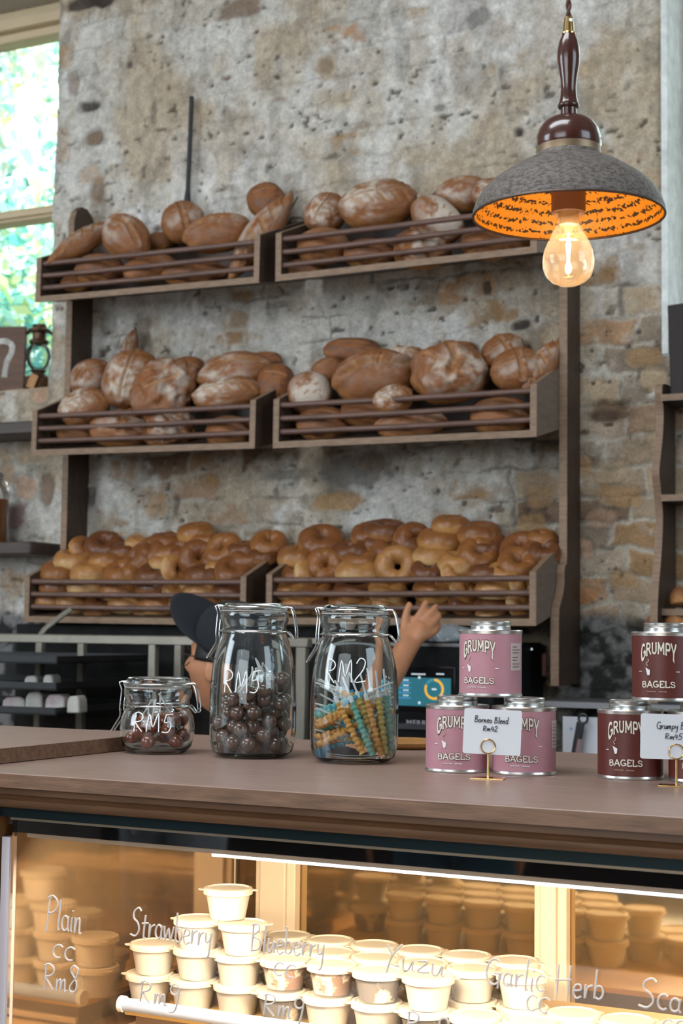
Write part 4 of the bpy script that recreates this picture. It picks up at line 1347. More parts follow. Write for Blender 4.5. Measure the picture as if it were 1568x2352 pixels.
def jar(name, label, px, py, prof_px, lid_px, scale, text, tx, tz, th, tw, rim_r, rim_z, lever=1.0):
    """prof_px: (radius, height above base) in photo pixels"""
    q = UZ(px, py, CT)
    t = thing(name, label, 'jar', q)
    P = [(r / scale, z / scale) for r, z in prof_px]
    wall = .0032
    inner = [(max(r - wall, .001), z) for r, z in P if z / 1 > 12 / scale * 1]
    body = MB()
    outer = [(0, .002), (P[0][0] * .8, .002)] + P
    inn = [(r, z) for r, z in reversed(inner)]
    body.lathe(outer + inn + [(inn[-1][0] * .8, 9 / scale), (0, 8.5 / scale)], 64)
    jb = body.build('jar_body', M_JAR, t, smooth=50)
    z1 = P[-1][1]
    lid = MB()
    lr = lid_px[0] / scale
    lz = lid_px[1] / scale
    lid.lathe([(0, z1 - .004), (P[-1][0] - .006, z1 - .004), (P[-1][0] - .005, z1 + .002), (P[-1][0] + .0015, z1 + .0025), (P[-1][0] + .0018, z1 + .006), (lr + .001, z1 + .009), (lr, lz - .003), (lr - .003, lz), (lr - .008, lz - .0015), (0, lz - .002)], 64)
    lid.build('jar_lid', M_JAR, t, smooth=50)
    MB().lathe([(P[-1][0] - .004, z1 + .0004), (P[-1][0] + .002, z1 + .0004), (P[-1][0] + .002, z1 + .0022), (P[-1][0] - .004, z1 + .0022)], 48, closed=True).build('gasket', M_GASKET, t)
    # wire bail: neck ring, hinge loop on one side, lever on the other
    w = MB()
    rr, rz = rim_r / scale, rim_z / scale
    w.tube([((rr + .0012) * math.cos(2 * PI * k / 48), (rr + .0012) * math.sin(2 * PI * k / 48), rz) for k in range(48)], .0011, 6, closed=True)
    w.tube([((P[-1][0] + .0035) * math.cos(2 * PI * k / 48), (P[-1][0] + .0035) * math.sin(2 * PI * k / 48), z1 + .0065) for k in range(48)], .0010, 6, closed=True)
    ca, sa = math.cos(YAW - .15), math.sin(YAW - .15)

    def ax(u, v, z):   # u away from the jar sideways, v across
        return (u * ca - v * sa, u * sa + v * ca, z)
    for sg in (-1, 1):
        v = .011 * sg
        R0 = P[-1][0]
        w.tube(catmull([ax(R0 - .004, v, z1 + .006), ax(R0 + .006, v, z1 + .007), ax(R0 + .012, v * .9, z1 - .002), ax(R0 + .017, v * .8, rz - .004), ax(R0 + .013, v * .6, rz - .010), ax(R0 + .006, v * .8, rz - .003), ax(rr, v, rz)], 5), .0011, 6)
        w.tube(catmull([ax(-R0 + .002, v, z1 + .009), ax(-R0 - .009, v, z1 + .008), ax(-R0 - .006, v, z1 - .004), ax(-R0 - .008, v, rz - .002), ax(-R0 - .007, v, rz - .014)], 5), .0011, 6)
        w.tube([ax(-R0 - .007, v, rz - .006), ax(-R0 - .008, v, rz - .018), ax(-R0 - .022 * lever, v * .8, rz - .040)], .0013, 6)
    w.tube([ax(-P[-1][0] - .022 * lever, .0088, rz - .040), ax(-P[-1][0] - .022 * lever, -.0088, rz - .040)], .0013, 6)
    w.tube([ax(P[-1][0] + .017, .009, rz - .004), ax(P[-1][0] + .017, -.009, rz - .004)], .0011, 6)
    w.build('wire_clasp', M_WIRE, t)
    # price written on the glass
    ang = math.atan2(-q.y, -q.x)
    zs, rs_ = [p[1] for p in P], [p[0] for p in P]

    def on(u, v):
        z = tz / scale + v
        r = float(np.interp(z, zs, rs_)) + .0006
        a = ang + (tx / scale + u) / r
        return (r * math.cos(a), r * math.sin(a), z)
    wm = MB()
    write_on(wm, text, on, th / scale, .00085, seed=int(px), width=tw / scale)
    o = wm.build('lettering', M_WINK, jb)
    o['label'] = 'white handwritten price'
    return t, q, [(r, z) for r, z in P]


TALL = [(66, 1), (80, 4), (92, 14), (98, 36), (100, 70), (100, 125), (98.5, 160), (95, 205), (88, 240), (80, 268), (75, 280), (74, 284), (78, 286), (78, 289), (74.5, 291), (74.5, 300), (79, 312), (80, 325), (79, 329), (74, 332)]
SMALL = [(60, 1), (68, 4), (79, 16), (85, 38), (86, 58), (83, 82), (77, 97), (73, 102), (72, 106), (76, 108), (76, 111), (73, 113), (73, 120), (78, 132), (79, 143), (78, 147), (73, 149)]
jarA = jar('candy_jar', 'small squat clip top glass jar of red brown sweets marked RM5', 360, 1729, SMALL, (73, 173), 1500, 'RM5', -60, 52, 46, 96, 77, 109)
jarB = jar('candy_jar', 'tall clip top glass jar of brown ball lollipops marked RM5', 579, 1738, TALL, (72, 352), 1528, 'RM5', -74, 150, 54, 90, 79, 287)
jarC = jar('candy_jar', 'tall clip top glass jar of coloured twisted candles marked RM2', 812, 1750, [(r * 1.02, z * 1.015) for r, z in TALL], (74, 359), 1574, 'RM2', -74, 184, 54, 100, 80.5, 291)


def pack(q, prof, z0, z1, rad, n, seed, lip=.0045):
    """spots for n balls resting against each other inside a jar"""
    rnd = random.Random(seed)
    zs, rs_ = [p[1] for p in prof], [p[0] for p in prof]
    out = []
    for _ in range(40000):
        if len(out) >= n:
            break
        z = z0 + (z1 - z0) * rnd.random() ** 1.15
        R = float(np.interp(z, zs, rs_)) - lip - rad
        a, r = rnd.uniform(0, 2 * PI), R * math.sqrt(rnd.random())
        p = Vector((r * math.cos(a), r * math.sin(a), z))
        if z > z0 + (z1 - z0) * (.62 + .38 * (math.cos(a - .5) * .5 + .5)):
            continue
        if all((p - o).length > rad * 1.86 for o in out):
            out.append(p)
    out.sort(key=lambda p: p.z)
    return [q + p for p in out]


def lolly(name, ball_m, wrap=None):
    t = thing(name, None, None)
    b = MB().ball((0, 0, 0), .0112, 20, 14)
    b.build('candy_ball', ball_m, t)
    s = MB().tube([(0, 0, .009), (0, 0, .046)], .0014, 8)
    s.build('stick', M_WHITE, t)
    if wrap:
        w = MB()
        for k in range(9):
            a = 2 * PI * k / 9
            w.add([(.003 * math.cos(a), .003 * math.sin(a), .010), (.011 * math.cos(a - .3), .011 * math.sin(a - .3), .019), (.012 * math.cos(a + .3), .012 * math.sin(a + .3), .022)], [(0, 1, 2)])
        w.build('wrapper_frill', wrap, t, smooth=0)
    return t


def scatter(src, spots, seed, label, cat, group, center):
    kids, rnd = kids_of(src), random.Random(seed)
    for i, p in enumerate(spots):
        # the stick points back through the heap, away from the glass
        ctr = Vector((center.x, center.y, p.z + .03))
        dv = (ctr - p) + Vector((rnd.uniform(-.02, .02), rnd.uniform(-.02, .02), rnd.uniform(-.035, .03)))
        if p.z + dv.normalized().z * .046 < CT + .012:
            dv.z = abs(dv.z) * .3
        rot = dv.to_track_quat('Z', 'Y').to_euler()
        if i == 0:
            o = src
            o.location, o.rotation_euler = p, rot
        else:
            o = copy_tree(src, kids, p, rot)
        tag(o, label, cat, group)


M_CHOC = mat('brown_candy', (.165, .085, .060), .18, noise=.4, nscale=120, spec=.6, coat=.4)
M_COLA = mat('red_brown_candy', (.26, .055, .020), .12, spec=.6, coat=.6)
M_ORNG = mat('orange_candy', (.75, .16, .02), .15, spec=.6, coat=.6)
M_CLEARW = thin_glass('clear_wrapper', (.95, .93, .92), 1.0, .1, base=.15)
zz = jarB[2]
spotsB = pack(jarB[1], zz, .020, .118, .0112, 84, 3)
scatter(lolly('lollipop', M_CHOC, M_CLEARW), spotsB, 5, 'brown ball lollipop on a white stick heaped in the tall jar marked RM5', 'lollipop', 'brown lollipops in the tall jar', jarB[1])
spotsA = pack(jarA[1], jarA[2], .019, .058, .0112, 40, 9)
nA = len(spotsA)
orange_i = [i for i in range(nA) if i % 6 == 2]
scatter(lolly('lollipop', M_COLA, M_CLEARW), [spotsA[i] for i in range(nA) if i not in orange_i], 6, 'red brown wrapped lollipop heaped in the small squat jar', 'lollipop', 'red brown lollipops in the small jar', jarA[1])
scatter(lolly('lollipop', M_ORNG, M_CLEARW), [spotsA[i] for i in orange_i], 7, 'bright orange wrapped lollipop among the red brown ones in the small jar', 'lollipop', 'orange lollipops in the small jar', jarA[1])

# twisted candles
CANDC = {'orange': (.95, .52, .14), 'mint': (.30, .66, .55), 'yellow': (.85, .68, .22), 'blue': (.14, .50, .72)}


def candle(colname):
    c = CANDC[colname]
    t = thing('twisted_candle', None, None)
    nseg = 11
    prof = [(0, 0), (.0022, .0002)]
    for k in range(nseg * 6 + 1):
        z = .0005 + .078 * k / (nseg * 6)
        prof.append((.0047 + .0009 * math.cos(2 * PI * k / 6), z))
    prof += [(.0022, .0797), (0, .080)]
    tw = MB().lathe(prof, 14)
    # shear the rings so that the beads wind round like a twist
    tw.v = [(x + .0007 * math.cos(z * 420), y + .0007 * math.sin(z * 420), z) for x, y, z in tw.v]
    tw.build('wax', translucent('wax_' + colname, c, .3, .4), t)
    st = MB().lathe([(0, .0795), (.0036, .0798), (.0036, .088), (.0016, .090), (.0014, .118), (0, .119)], 10)
    st.build('holder_spike', mat('white_spike', (.84, .84, .82), .4), t)
    return t


qC = jarC[1]
cs = {k: candle(k) for k in CANDC}
c_used = set()


def put_candle(col, base, tip):
    src = cs[col]
    d = (Vector(tip) - Vector(base)).normalized()
    rot = d.to_track_quat('Z', 'Y').to_euler()
    if col in c_used:
        o = copy_tree(src, kids_of(src), base, rot)
    else:
        o = src
        o.location, o.rotation_euler = base, rot
        c_used.add(col)
    lying = d.z < .45
    tag(o, '%s twisted candle %s in the tall jar marked RM2' % (col, 'lying flat in the heap' if lying else 'leaning upright'), 'candle', '%s candles %s in the tall jar' % (col, 'lying' if lying else 'leaning'))


RGT, FWD = CAM_R @ Vector((1, 0, 0)), Vector((-math.sin(YAW), math.cos(YAW), 0))
RGT = Vector((RGT.x, RGT.y, 0)).normalized()
def jc(u, v, z):
    return qC + RGT * u + FWD * v + Vector((0, 0, z))
# leaning bundle in front, fanning out from the lower right
for col, b, tpt in (('orange', (.012, -.040, .016), (-.040, -.034, .120)), ('mint', (.026, -.042, .014), (-.018, -.040, .125)), ('orange', (.038, -.036, .014), (.008, -.036, .128)),
                    ('yellow', (.044, -.030, .016), (.030, -.030, .130)), ('mint', (.053, -.020, .018), (.042, -.016, .130)), ('yellow', (.036, -.028, .020), (-.006, -.020, .125)),
                    ('orange', (.030, -.020, .016), (-.030, -.010, .120)), ('mint', (.040, -.008, .020), (.020, .000, .125))):
    put_candle(col, jc(*b), jc(*tpt))
rnd = random.Random(21)
for k in range(26):
    z = .016 + .0024 * k
    a = rnd.uniform(-.5, .5)
    flip = rnd.choice((-1, 1))
    off = rnd.uniform(-.030, .032)
    cdir = Vector((math.cos(a) * flip, math.sin(a) * flip, 0))
    mid = (rnd.uniform(-.012, .0), off, z)
    L_ = .059 * .86
    half = math.sqrt(max((.0585) ** 2 - off ** 2, .02 ** 2))
    rise = rnd.uniform(.1, .5) if k > 7 else rnd.uniform(0, .12)
    dv = Vector((cdir.x, cdir.y * .35, rise)).normalized()
    m_ = Vector((0, off * .8, 0)) + Vector((rnd.uniform(-.006, .006), 0, 0))
    b = m_ - dv * .0585 + Vector((0, 0, z + .0585 * dv.z))
    e_ = m_ + dv * .0585
    lim = .0575
    sh_ = 1.0
    for pt in (b, e_):
        rr0 = math.hypot(pt.x, pt.y)
        if rr0 > lim:
            sh_ = min(sh_, lim / rr0)
    b = Vector((b.x * sh_, b.y * sh_, b.z))
    # tilt more steeply when the jar is too narrow for it to lie flat
    hz = math.sqrt(max((.1165) ** 2 - 0, 0))
    flat = (Vector((e_.x, e_.y, 0)) - Vector((m_.x, m_.y, 0))).normalized()
    chord = min(2 * math.sqrt(max(lim ** 2 - (off * .8) ** 2, 0)), .1165)
    up_ = math.sqrt(max(.1185 ** 2 - chord ** 2, 0))
    st = Vector((0, off * .8, z)) - flat * chord / 2
    en = Vector((0, off * .8, z + up_)) + flat * chord / 2
    put_candle(rnd.choice(['orange', 'mint', 'yellow', 'orange', 'yellow', 'orange', 'blue']), jc(*st), jc(*en))

# ================================================================== COFFEE TINS
M_TIN = mat('bright_tin', (.62, .62, .60), .28, metal=.95)
M_PINK = mat('dusty_pink_label', (.42, .20, .235), .45, noise=.05, nscale=60)
M_MAR = mat('maroon_label', (.105, .022, .016), .4, noise=.06, nscale=60)
M_INKC = mat('cream_print', (.70, .66, .55), .5)
M_INKB = mat('outline_print', (.09, .05, .05), .5)
M_INKW = mat('white_print', (.74, .74, .74), .5)
M_CARD = mat('white_card', (.72, .73, .76), .7)
M_BLUE = mat('blue_print', (.16, .30, .52), .5)
M_TAN = mat('tan_print', (.55, .36, .25), .5)
TR_, TH_ = .0430, .0905


def tin(label, q, col_m, face, kind):
    t = thing('coffee_tin', label, 'tin', q, face, 'coffee tins stacked in pyramids')
    MB().lathe([(0, .004), (TR_ - .001, .004), (TR_, .0045), (TR_, TH_ - .005), (TR_ - .001, TH_ - .0045), (0, TH_ - .0045)], 56).build('label_wrap', col_m, t)
    MB().lathe([(0, .0012), (TR_ - .002, .0012), (TR_ + .0004, 0), (TR_ + .0012, .002), (TR_ + .0004, .0046), (TR_ - .001, .0048), (0, .0044)], 56).build('base_rim', M_TIN, t)
    MB().lathe([(0, TH_ - .006), (TR_ - .001, TH_ - .006), (TR_ + .0004, TH_ - .0052), (TR_ + .0012, TH_ - .001), (TR_ + .0004, TH_ + .0004), (TR_ - .0015, TH_), (TR_ - .002, TH_ - .003), (.030, TH_ - .003), (.028, TH_ - .001), (.0278, TH_ + .002), (0, TH_ + .002)], 56).build('top_rim', M_TIN, t)
    cp = MB().lathe([(0, TH_ + .001), (.0268, TH_ + .001), (.0278, TH_ + .0022), (.0278, TH_ + .0052), (.0270, TH_ + .0062), (.0278, TH_ + .0075), (.0278, TH_ + .0112), (.0268, TH_ + .0122), (.0262, TH_ + .0116), (0, TH_ + .0112)], 48)
    cp.build('screw_cap', M_TIN, t)
    # print wrapped round the can; the can's own -Y is the printed front
    def wrap(x, z, lift):
        a = -PI / 2 + x / TR_
        r = TR_ + lift
        return (r * math.cos(a), r * math.sin(a), z)

    def arch(body, w, zmid, h, drop, wd, lift, m, name):
        vs, fs, tot = sign_text(body, wd)
        out = []
        for x, y in vs:
            u = x / tot * 2 - 1
            top = h * (1 - .16 * u * u)
            bot = -drop * u * u * u * u - drop * .30 * u * u
            out.append(wrap(u * w / 2, zmid + bot + (top - bot) * y, lift))
        return MB().add(out, fs).build(name, m, t, smooth=0)

    lp = M_INKC
    if kind == 'pink':
        arch('GRUMPY', .0470, .0615, .0155, .0120, .27, .0005, M_INKB, 'lettering_outline')
        arch('BAGELS', .0440, .0180, .0092, 0, .25, .0005, M_INKB, 'lettering_outline')
    arch('GRUMPY', .0470, .0617, .0152, .0120, .17, .0009, lp, 'lettering')['label'] = 'arched cream lettering'
    arch('BAGELS', .0440, .0181, .0090, 0, .16, .0009, lp, 'lettering')
    # small printed cup with a steam curl, thin script line and side date
    em = MB()
    cupp = [(-.0165, .044), (-.0098, .0405), (-.0105, .0345), (-.0135, .0335)]
    em.add([wrap(x, z, .0008) for x, z in cupp], [(0, 1, 2, 3)])
    em.build('printed_cup', M_INKW, t, smooth=0)
    sm = MB()
    sm.tube([wrap(x, z, .0006) for x, z in catmull([(-.0135, .046), (-.0150, .0495), (-.0120, .052), (-.0128, .055)], 4)], .0006, 5)
    sm.build('printed_steam', M_TAN, t)
    ln = MB()
    for a, b in ((-.0145, -.002), (.0015, .0115)):
        pts = [(a + (b - a) * i / 14, .0128 + .0008 * math.sin(i * 2.1)) for i in range(15)]
        ln.tube([wrap(x, z, .0004) for x, z in pts], .0004, 4)
    for x0 in (-.0275, .0245):
        MB().tube([wrap(x0 + .0045 * i / 6, .0385 + .0004 * (i % 2), .0004) for i in range(7)], .0005, 4).build('printed_date', M_INKW, t)
    ln.build('printed_script', M_TAN if kind == 'red' else M_INKW, t)
    if kind == 'pink':
        lb = MB()
        n = 8
        for i in range(n):
            xa, xb = .047 + .024 * i / n, .047 + .024 * (i + 1) / n
            lb.add([wrap(xa, .036, .0005), wrap(xb, .036, .0005), wrap(xb, .073, .0005), wrap(xa, .073, .0005)], [(0, 1, 2, 3)])
        lo = lb.build('info_sticker', mat('clear_sticker', (.50, .40, .38), .4), t, smooth=40)
        tx = MB()
        for i, z in enumerate((.068, .064, .060, .054, .050, .045, .041)):
            tx.tube([wrap(.0505 + .0028 * j, z, .0008) for j in range(4 + (i * 3) % 4)], .0005, 4)
        tx.build('fine_print', M_INKB, lo)
    return t


def facing(q, off):
    """rotation that turns the printed front to the viewer, then by off"""
    return math.atan2(-q.y, -q.x) + PI / 2 + off


def tinpile(pts, col_m, kind, words_):
    cap = TH_ + .0124
    for (px, py, lv, off, lab) in pts:
        q = UZ(px, py, CT + .0003)
        if lv:
            q = Vector((q.x, q.y, CT + .0003 + cap))
        tin(lab, q, col_m, facing(q, off), kind)


qa, qb, qc = UZ(1049, 1770, CT), UZ(1203, 1776, CT), None
tinpile([(1049, 1770, 0, -.12, 'lower left pink coffee tin of the pink pyramid')], M_PINK, 'pink', '')
tinpile([(1203, 1776, 0, -.10, 'lower right pink coffee tin behind the price card with gold ring')], M_PINK, 'pink', '')
mid = (qa + qb) / 2 + FWD * .004
tin('pink coffee tin balanced on top of the pink pyramid', Vector((mid.x, mid.y, CT + .0003 + TH_ + .0124)), M_PINK, facing(mid, -.42), 'pink')
qa, qb = UZ(1447, 1786, CT), UZ(1612, 1794, CT)
tinpile([(1447, 1786, 0, -.16, 'lower left maroon coffee tin of the dark red pyramid')], M_MAR, 'red', '')
tinpile([(1612, 1794, 0, -.10, 'maroon coffee tin mostly hidden behind the second price card')], M_MAR, 'red', '')
mid = (qa + qb) / 2 + FWD * .004
tin('maroon coffee tin balanced on top of the dark red pyramid', Vector((mid.x, mid.y, CT + .0003 + TH_ + .0124)), M_MAR, facing(mid, -.22), 'red')

# ---- price cards in gold ring holders
M_GOLD = mat('polished_gold', (.75, .50, .20), .2, metal=1.0)


def price_card(label_c, label_h, px, py, x0, x1, y0, y1, lines, tilt):
    q = UZ(px, py, CT)
    s = pxm(q)
    h = thing('card_holder', label_h, 'card holder', q, 0, 'gold ring card holders')
    zr = (py - (y1 - 18)) / s
    hb = MB()
    hb.box(-.022, .022, -.013, .013, 0, .0016)
    hb.build('base_plate', M_GOLD, h, rot=(0, 0, YAW - .25), bevel=.0004)
    MB().tube([(0, 0, .001), (0, 0, zr - .0085)], .0013, 10).build('stem', M_GOLD, h)
    R_ = .0092
    rg = MB()
    for dv in (-.0013, .0013):
        rg.tube([RGT * (R_ * math.cos(2 * PI * k / 32)) + FWD * dv + Vector((0, 0, zr + R_ * math.sin(2 * PI * k / 32))) for k in range(32)], .0009, 8, closed=True)
    rg.build('ring', M_GOLD, h)
    # card
    a = Vector((q.x, q.y, 0))
    w, hh = (x1 - x0) / s, (y1 - y0) / s
    zc = CT + (py - y1) / s
    u0 = (x0 - px) / s
    c = bpy.data.objects.new('price_card', None)
    poly, r = [], .003
    for cx_, cz_, a0 in ((u0 + w - r, zc + r, -90), (u0 + w - r, zc + hh - r, 0), (u0 + r, zc + hh - r, 90), (u0 + r, zc + r, 180)):
        poly += [(cx_ + r * math.cos(math.radians(a0 + 15 * k)), cz_ + r * math.sin(math.radians(a0 + 15 * k))) for k in range(7)]
    ct_, st_ = math.cos(tilt), math.sin(tilt)
    zc0 = CT + zr
    poly = [(u * ct_ - (z - zc0) * st_, zc0 + u * st_ + (z - zc0) * ct_) for u, z in poly]
    n = len(poly)
    m = MB()
    vs = [a + RGT * u - FWD * .0004 + Vector((0, 0, z)) for u, z in poly] + [a + RGT * u + FWD * .0004 + Vector((0, 0, z)) for u, z in poly]
    m.add(vs, [tuple(range(n)), tuple(range(2 * n - 1, n - 1, -1))] + [(i, (i + 1) % n, n + (i + 1) % n, n + i) for i in range(n)])
    card = m.build('price_card', M_CARD, smooth=20)
    bpy.data.objects.remove(c)
    tag(card, label_c, 'price card', 'handwritten price cards')
    t = MB()
    for txt, lx, ly, lw, lh in lines:
        ub, zb = (lx - px) / s, CT + (py - ly) / s
        def fn(u, v):
            uu, zz_ = ub + u, zb + v - zc0
            return a + RGT * (uu * ct_ - zz_ * st_) - FWD * .0008 + Vector((0, 0, zc0 + uu * st_ + zz_ * ct_))
        write_on(t, txt, fn, lh / s, .00050, seed=int(lx), width=lw / s)
    t.build('handwriting', mat('black_pen_ink', (.06, .06, .07), .6), card)
    return card


price_card('white price card reading Borneo Blend RM42 before the pink tins', 'gold ring holder gripping the Borneo Blend card', 1120, 1789, 1062, 1195, 1630, 1733,
           [('Borneo Blend', 1086, 1661, 78, 15), ('Rm42', 1106, 1680, 34, 12)], -.04)
price_card('white price card reading Grumpy Blend RM45 before the maroon tins', 'gold ring holder gripping the Grumpy Blend card', 1553, 1806, 1470, 1612, 1642, 1745,
           [('Grumpy Blend', 1506, 1676, 92, 17), ('Rm45', 1526, 1699, 40, 14)], -.02)

# round wooden plate behind the third jar
q = UZ(930, 1716, CT)
pl = MB().lathe([(0, .001), (.062, .001), (.070, .006), (.072, .0105), (.070, .0115), (.060, .007), (0, .006)], 48)
tag(pl.build('wooden_plate', mat('golden_plate_wood', (.38, .18, .05), .3, noise=.25, nscale=30), loc=q), 'shallow round golden brown plate behind the jar of candles', 'plate')
# ================================================================== PENDANT LAMP
LQ = UY(1305, 497, 1.69)
M_MAHOG = mat('dark_mahogany', (.055, .017, .012), .22, noise=.3, nscale=10, stretch=(6, 6, 1), spec=.5, coat=.4)
M_SHADEO = mat('weathered_enamel', (.155, .135, .12), .5, color2=(.06, .043, .035), nscale=170, stretch=(1, 1, 2.2), ramp=(.42, .62), bump=.6, bscale=260)
M_SHADEI = bpy.data.materials.new('speckled_amber_enamel')
M_SHADEI.use_nodes = True
_nt = M_SHADEI.node_tree
_b = _nt.nodes['Principled BSDF']
_b.inputs['Roughness'].default_value = .45
_tc = _nt.nodes.new('ShaderNodeTexCoord')
_sp = _nt.nodes.new('ShaderNodeSeparateXYZ')
_nt.links.new(_tc.outputs['Object'], _sp.inputs[0])
_nz = _nt.nodes.new('ShaderNodeTexNoise')
_nz.inputs['Scale'].default_value = 260
_nz.inputs['Detail'].default_value = 2
_nt.links.new(_tc.outputs['Object'], _nz.inputs['Vector'])
_n2 = _nt.nodes.new('ShaderNodeTexNoise')
_n2.inputs['Scale'].default_value = 22
_nt.links.new(_tc.outputs['Object'], _n2.inputs['Vector'])


def _math(op, a, b=None, c=None):
    n = _nt.nodes.new('ShaderNodeMath')
    n.operation = op
    for i, v in enumerate((a, b, c)):
        if v is None:
            continue
        if isinstance(v, (int, float)):
            n.inputs[i].default_value = v
        else:
            _nt.links.new(v, n.inputs[i])
    return n.outputs[0]


# rings of dark speckle round the inside of the shade
_ring = _math('SINE', _math('ADD', _math('MULTIPLY', _sp.outputs['Z'], 620.0), _math('MULTIPLY', _n2.outputs['Fac'], 5.0)))
_m = _math('ADD', _math('MULTIPLY', _ring, .13), _nz.outputs['Fac'])
_mr = _nt.nodes.new('ShaderNodeMapRange')
_mr.inputs['From Min'].default_value = .57
_mr.inputs['From Max'].default_value = .62
_nt.links.new(_m, _mr.inputs['Value'])
_mx = _nt.nodes.new('ShaderNodeMix')
_mx.data_type = 'RGBA'
_mx.inputs['A'].default_value = (.85, .37, .024, 1)
_mx.inputs['B'].default_value = (.045, .02, .01, 1)
_nt.links.new(_mr.outputs['Result'], _mx.inputs['Factor'])
_nt.links.new(_mx.outputs['Result'], _b.inputs['Base Color'])

lamp = thing('pendant_lamp', 'pendant lamp with speckled metal shade, turned dark wood handle and glowing clear bulb', 'lamp', LQ)
# heights in metres above the rim
shade_prof = [(.1100, .0), (.1095, .006), (.1060, .016), (.0990, .028), (.0880, .039), (.0740, .049), (.0600, .058), (.0480, .064), (.0385, .068), (.0370, .072)]
sh = MB().lathe(shade_prof + [(.0362, .0715)] + [(r - .0016, z - .0012 if z > 0 else z) for r, z in reversed(shade_prof[1:-1])] + [(.1080, .0004)], 96, closed=True)
so = sh.build('lamp_shade', M_SHADEO, lamp, smooth=50)
so.data.materials.append(M_SHADEI)
for p in so.data.polygons:
    c, nrm = p.center, p.normal
    if nrm.z < -.05 or (c.x * nrm.x + c.y * nrm.y) < 0:
        p.material_index = 1
rim = MB()
rim.tube([(.1090 * math.cos(2 * PI * k / 96), .1090 * math.sin(2 * PI * k / 96), .0) for k in range(96)], .0016, 8, closed=True)
rim.build('rolled_rim', mat('worn_rim_metal', (.09, .055, .04), .4, metal=.4), so)
MB().lathe([(.0365, .068), (.0372, .074), (.0368, .081), (.0355, .082), (0, .082)], 48).build('collar', mat('aged_collar', (.22, .15, .09), .4, metal=.5, noise=.4, nscale=60), lamp)
dome = [(0, .080), (.0368, .080), (.0378, .083), (.0372, .092), (.0345, .101), (.0300, .108), (.0235, .1135), (.0150, .1165), (.0098, .1175), (0, .1175)]
MB().lathe(dome, 64).build('wood_dome', M_MAHOG, lamp, smooth=60)
hd = [(0, .117), (.0092, .117), (.0092, .1265), (.0118, .1275), (.0126, .130), (.0112, .133), (.0096, .140), (.0088, .150), (.0094, .160), (.0112, .170), (.0128, .180), (.0132, .188), (.0126, .197), (.0108, .206), (.0080, .213), (.0070, .2155), (0, .216)]
MB().lathe(hd, 40).build('turned_handle', M_MAHOG, lamp, smooth=60)
MB().lathe([(0, .214), (.0078, .2145), (.0080, .2160), (.0066, .2170), (.0062, .2230), (.0052, .2330), (.0050, .2345), (.0030, .2350), (0, .2352)], 28).build('brass_cap', mat('brass', (.62, .42, .18), .22, metal=1.0), lamp)
sc = MB().tube([(-.006, 0, .230), (.006, 0, .230)], .0022, 8)
sc.build('cap_screw', M_ALU, lamp, rot=(0, 0, YAW - 1.3))
cd = MB()
for ph in (0, PI):
    cd.tube([(.0019 * math.cos(ph + t * .9), .0019 * math.sin(ph + t * .9), .234 + t * .004) for t in range(int((4.29 - LQ.z - .234) / .004))], .0019, 6)
cd.build('twisted_cord', mat('brown_braided_cord', (.10, .045, .03), .8, noise=.3, nscale=400), lamp)
MB().lathe([(0, .060), (.0200, .060), (.0195, .004), (.0180, .002), (.0165, .004), (.0140, .012), (0, .013)], 40).build('lamp_socket', mat('ceramic_socket', (.22, .13, .085), .5), lamp)
bulb_prof = [(0, -.0815), (.010, -.0805), (.0190, -.0765), (.0258, -.0695), (.0290, -.0605), (.0296, -.0510), (.0278, -.0405), (.0236, -.0300), (.0180, -.0200), (.0138, -.0110), (.0122, -.0020), (.0120, .010), (0, .010)]
_bg2 = thin_glass('bulb_glass', (1.0, .96, .90), .45, base=.03)
_N, _L = _bg2.node_tree.nodes, _bg2.node_tree.links
_t = _N.new('ShaderNodeBsdfTranslucent')
_t.inputs['Color'].default_value = (1, .86, .70, 1)
_x = _N.new('ShaderNodeMixShader')
_x.inputs['Fac'].default_value = .07      # translucent mix that paints a lit haze on the bulb
_L.new(_N['Mix Shader'].outputs[0], _x.inputs[1])
_L.new(_t.outputs[0], _x.inputs[2])
_L.new(_x.outputs[0], _N['Material Output'].inputs['Surface'])
bo = MB().lathe(bulb_prof, 56).build('light_bulb', thin_glass('bulb_glass', (1.0, .96, .90), .45, base=.03), lamp, smooth=70)
MB().lathe([(0, .004), (.0105, .004), (.0105, -.010), (.0060, -.012), (.0030, -.022), (0, -.022)], 24).build('bulb_stem', mat('milky_stem', (.80, .60, .34), .3, trans=.5), bo)
M_FIL = mat('glowing_filament', (1, .8, .5), .5, emit=(1.0, .72, .36), estr=28.0)
fl = MB()
fl.tube([(0, 0, -.020), (0, 0, -.045), (0, 0, -.066)], [.0009, .0017, .0010], 10)
fl.build('filament', M_FIL, bo)
f2 = MB()
f2.tube([-RGT * .0105 + Vector((0, 0, -.0275)), Vector((0, 0, -.0265)), RGT * .0105 + Vector((0, 0, -.0275))], [.0004, .0018, .0004], 8)
f2.build('filament_hook', M_FIL, bo)
add_light('bulb_light', 'POINT', LQ + Vector((0, 0, -.045)), LQ, .85, (1.0, .68, .34), radius=.004)

# ================================================================== SIDE SHELVES
M_DWOOD = mat('dark_shelf_wood', (.052, .032, .024), .5, noise=.35, nscale=9, stretch=(1, 7, 7), bump=.1, bscale=60)
rs_ = thing('wall_shelf', 'dark wooden wall shelf with wavy sides at the right edge under the window', 'shelf', (-.7, 3.80, 1.7))


def wavy(z0, z1, base, amp, n=26, ph=0.0):
    return [(-(base + amp * math.sin((z1 - z0 - (z1 - z0) * i / n) * 7.4 + ph)), z0 + (z1 - z0) * i / n) for i in range(n + 1)]


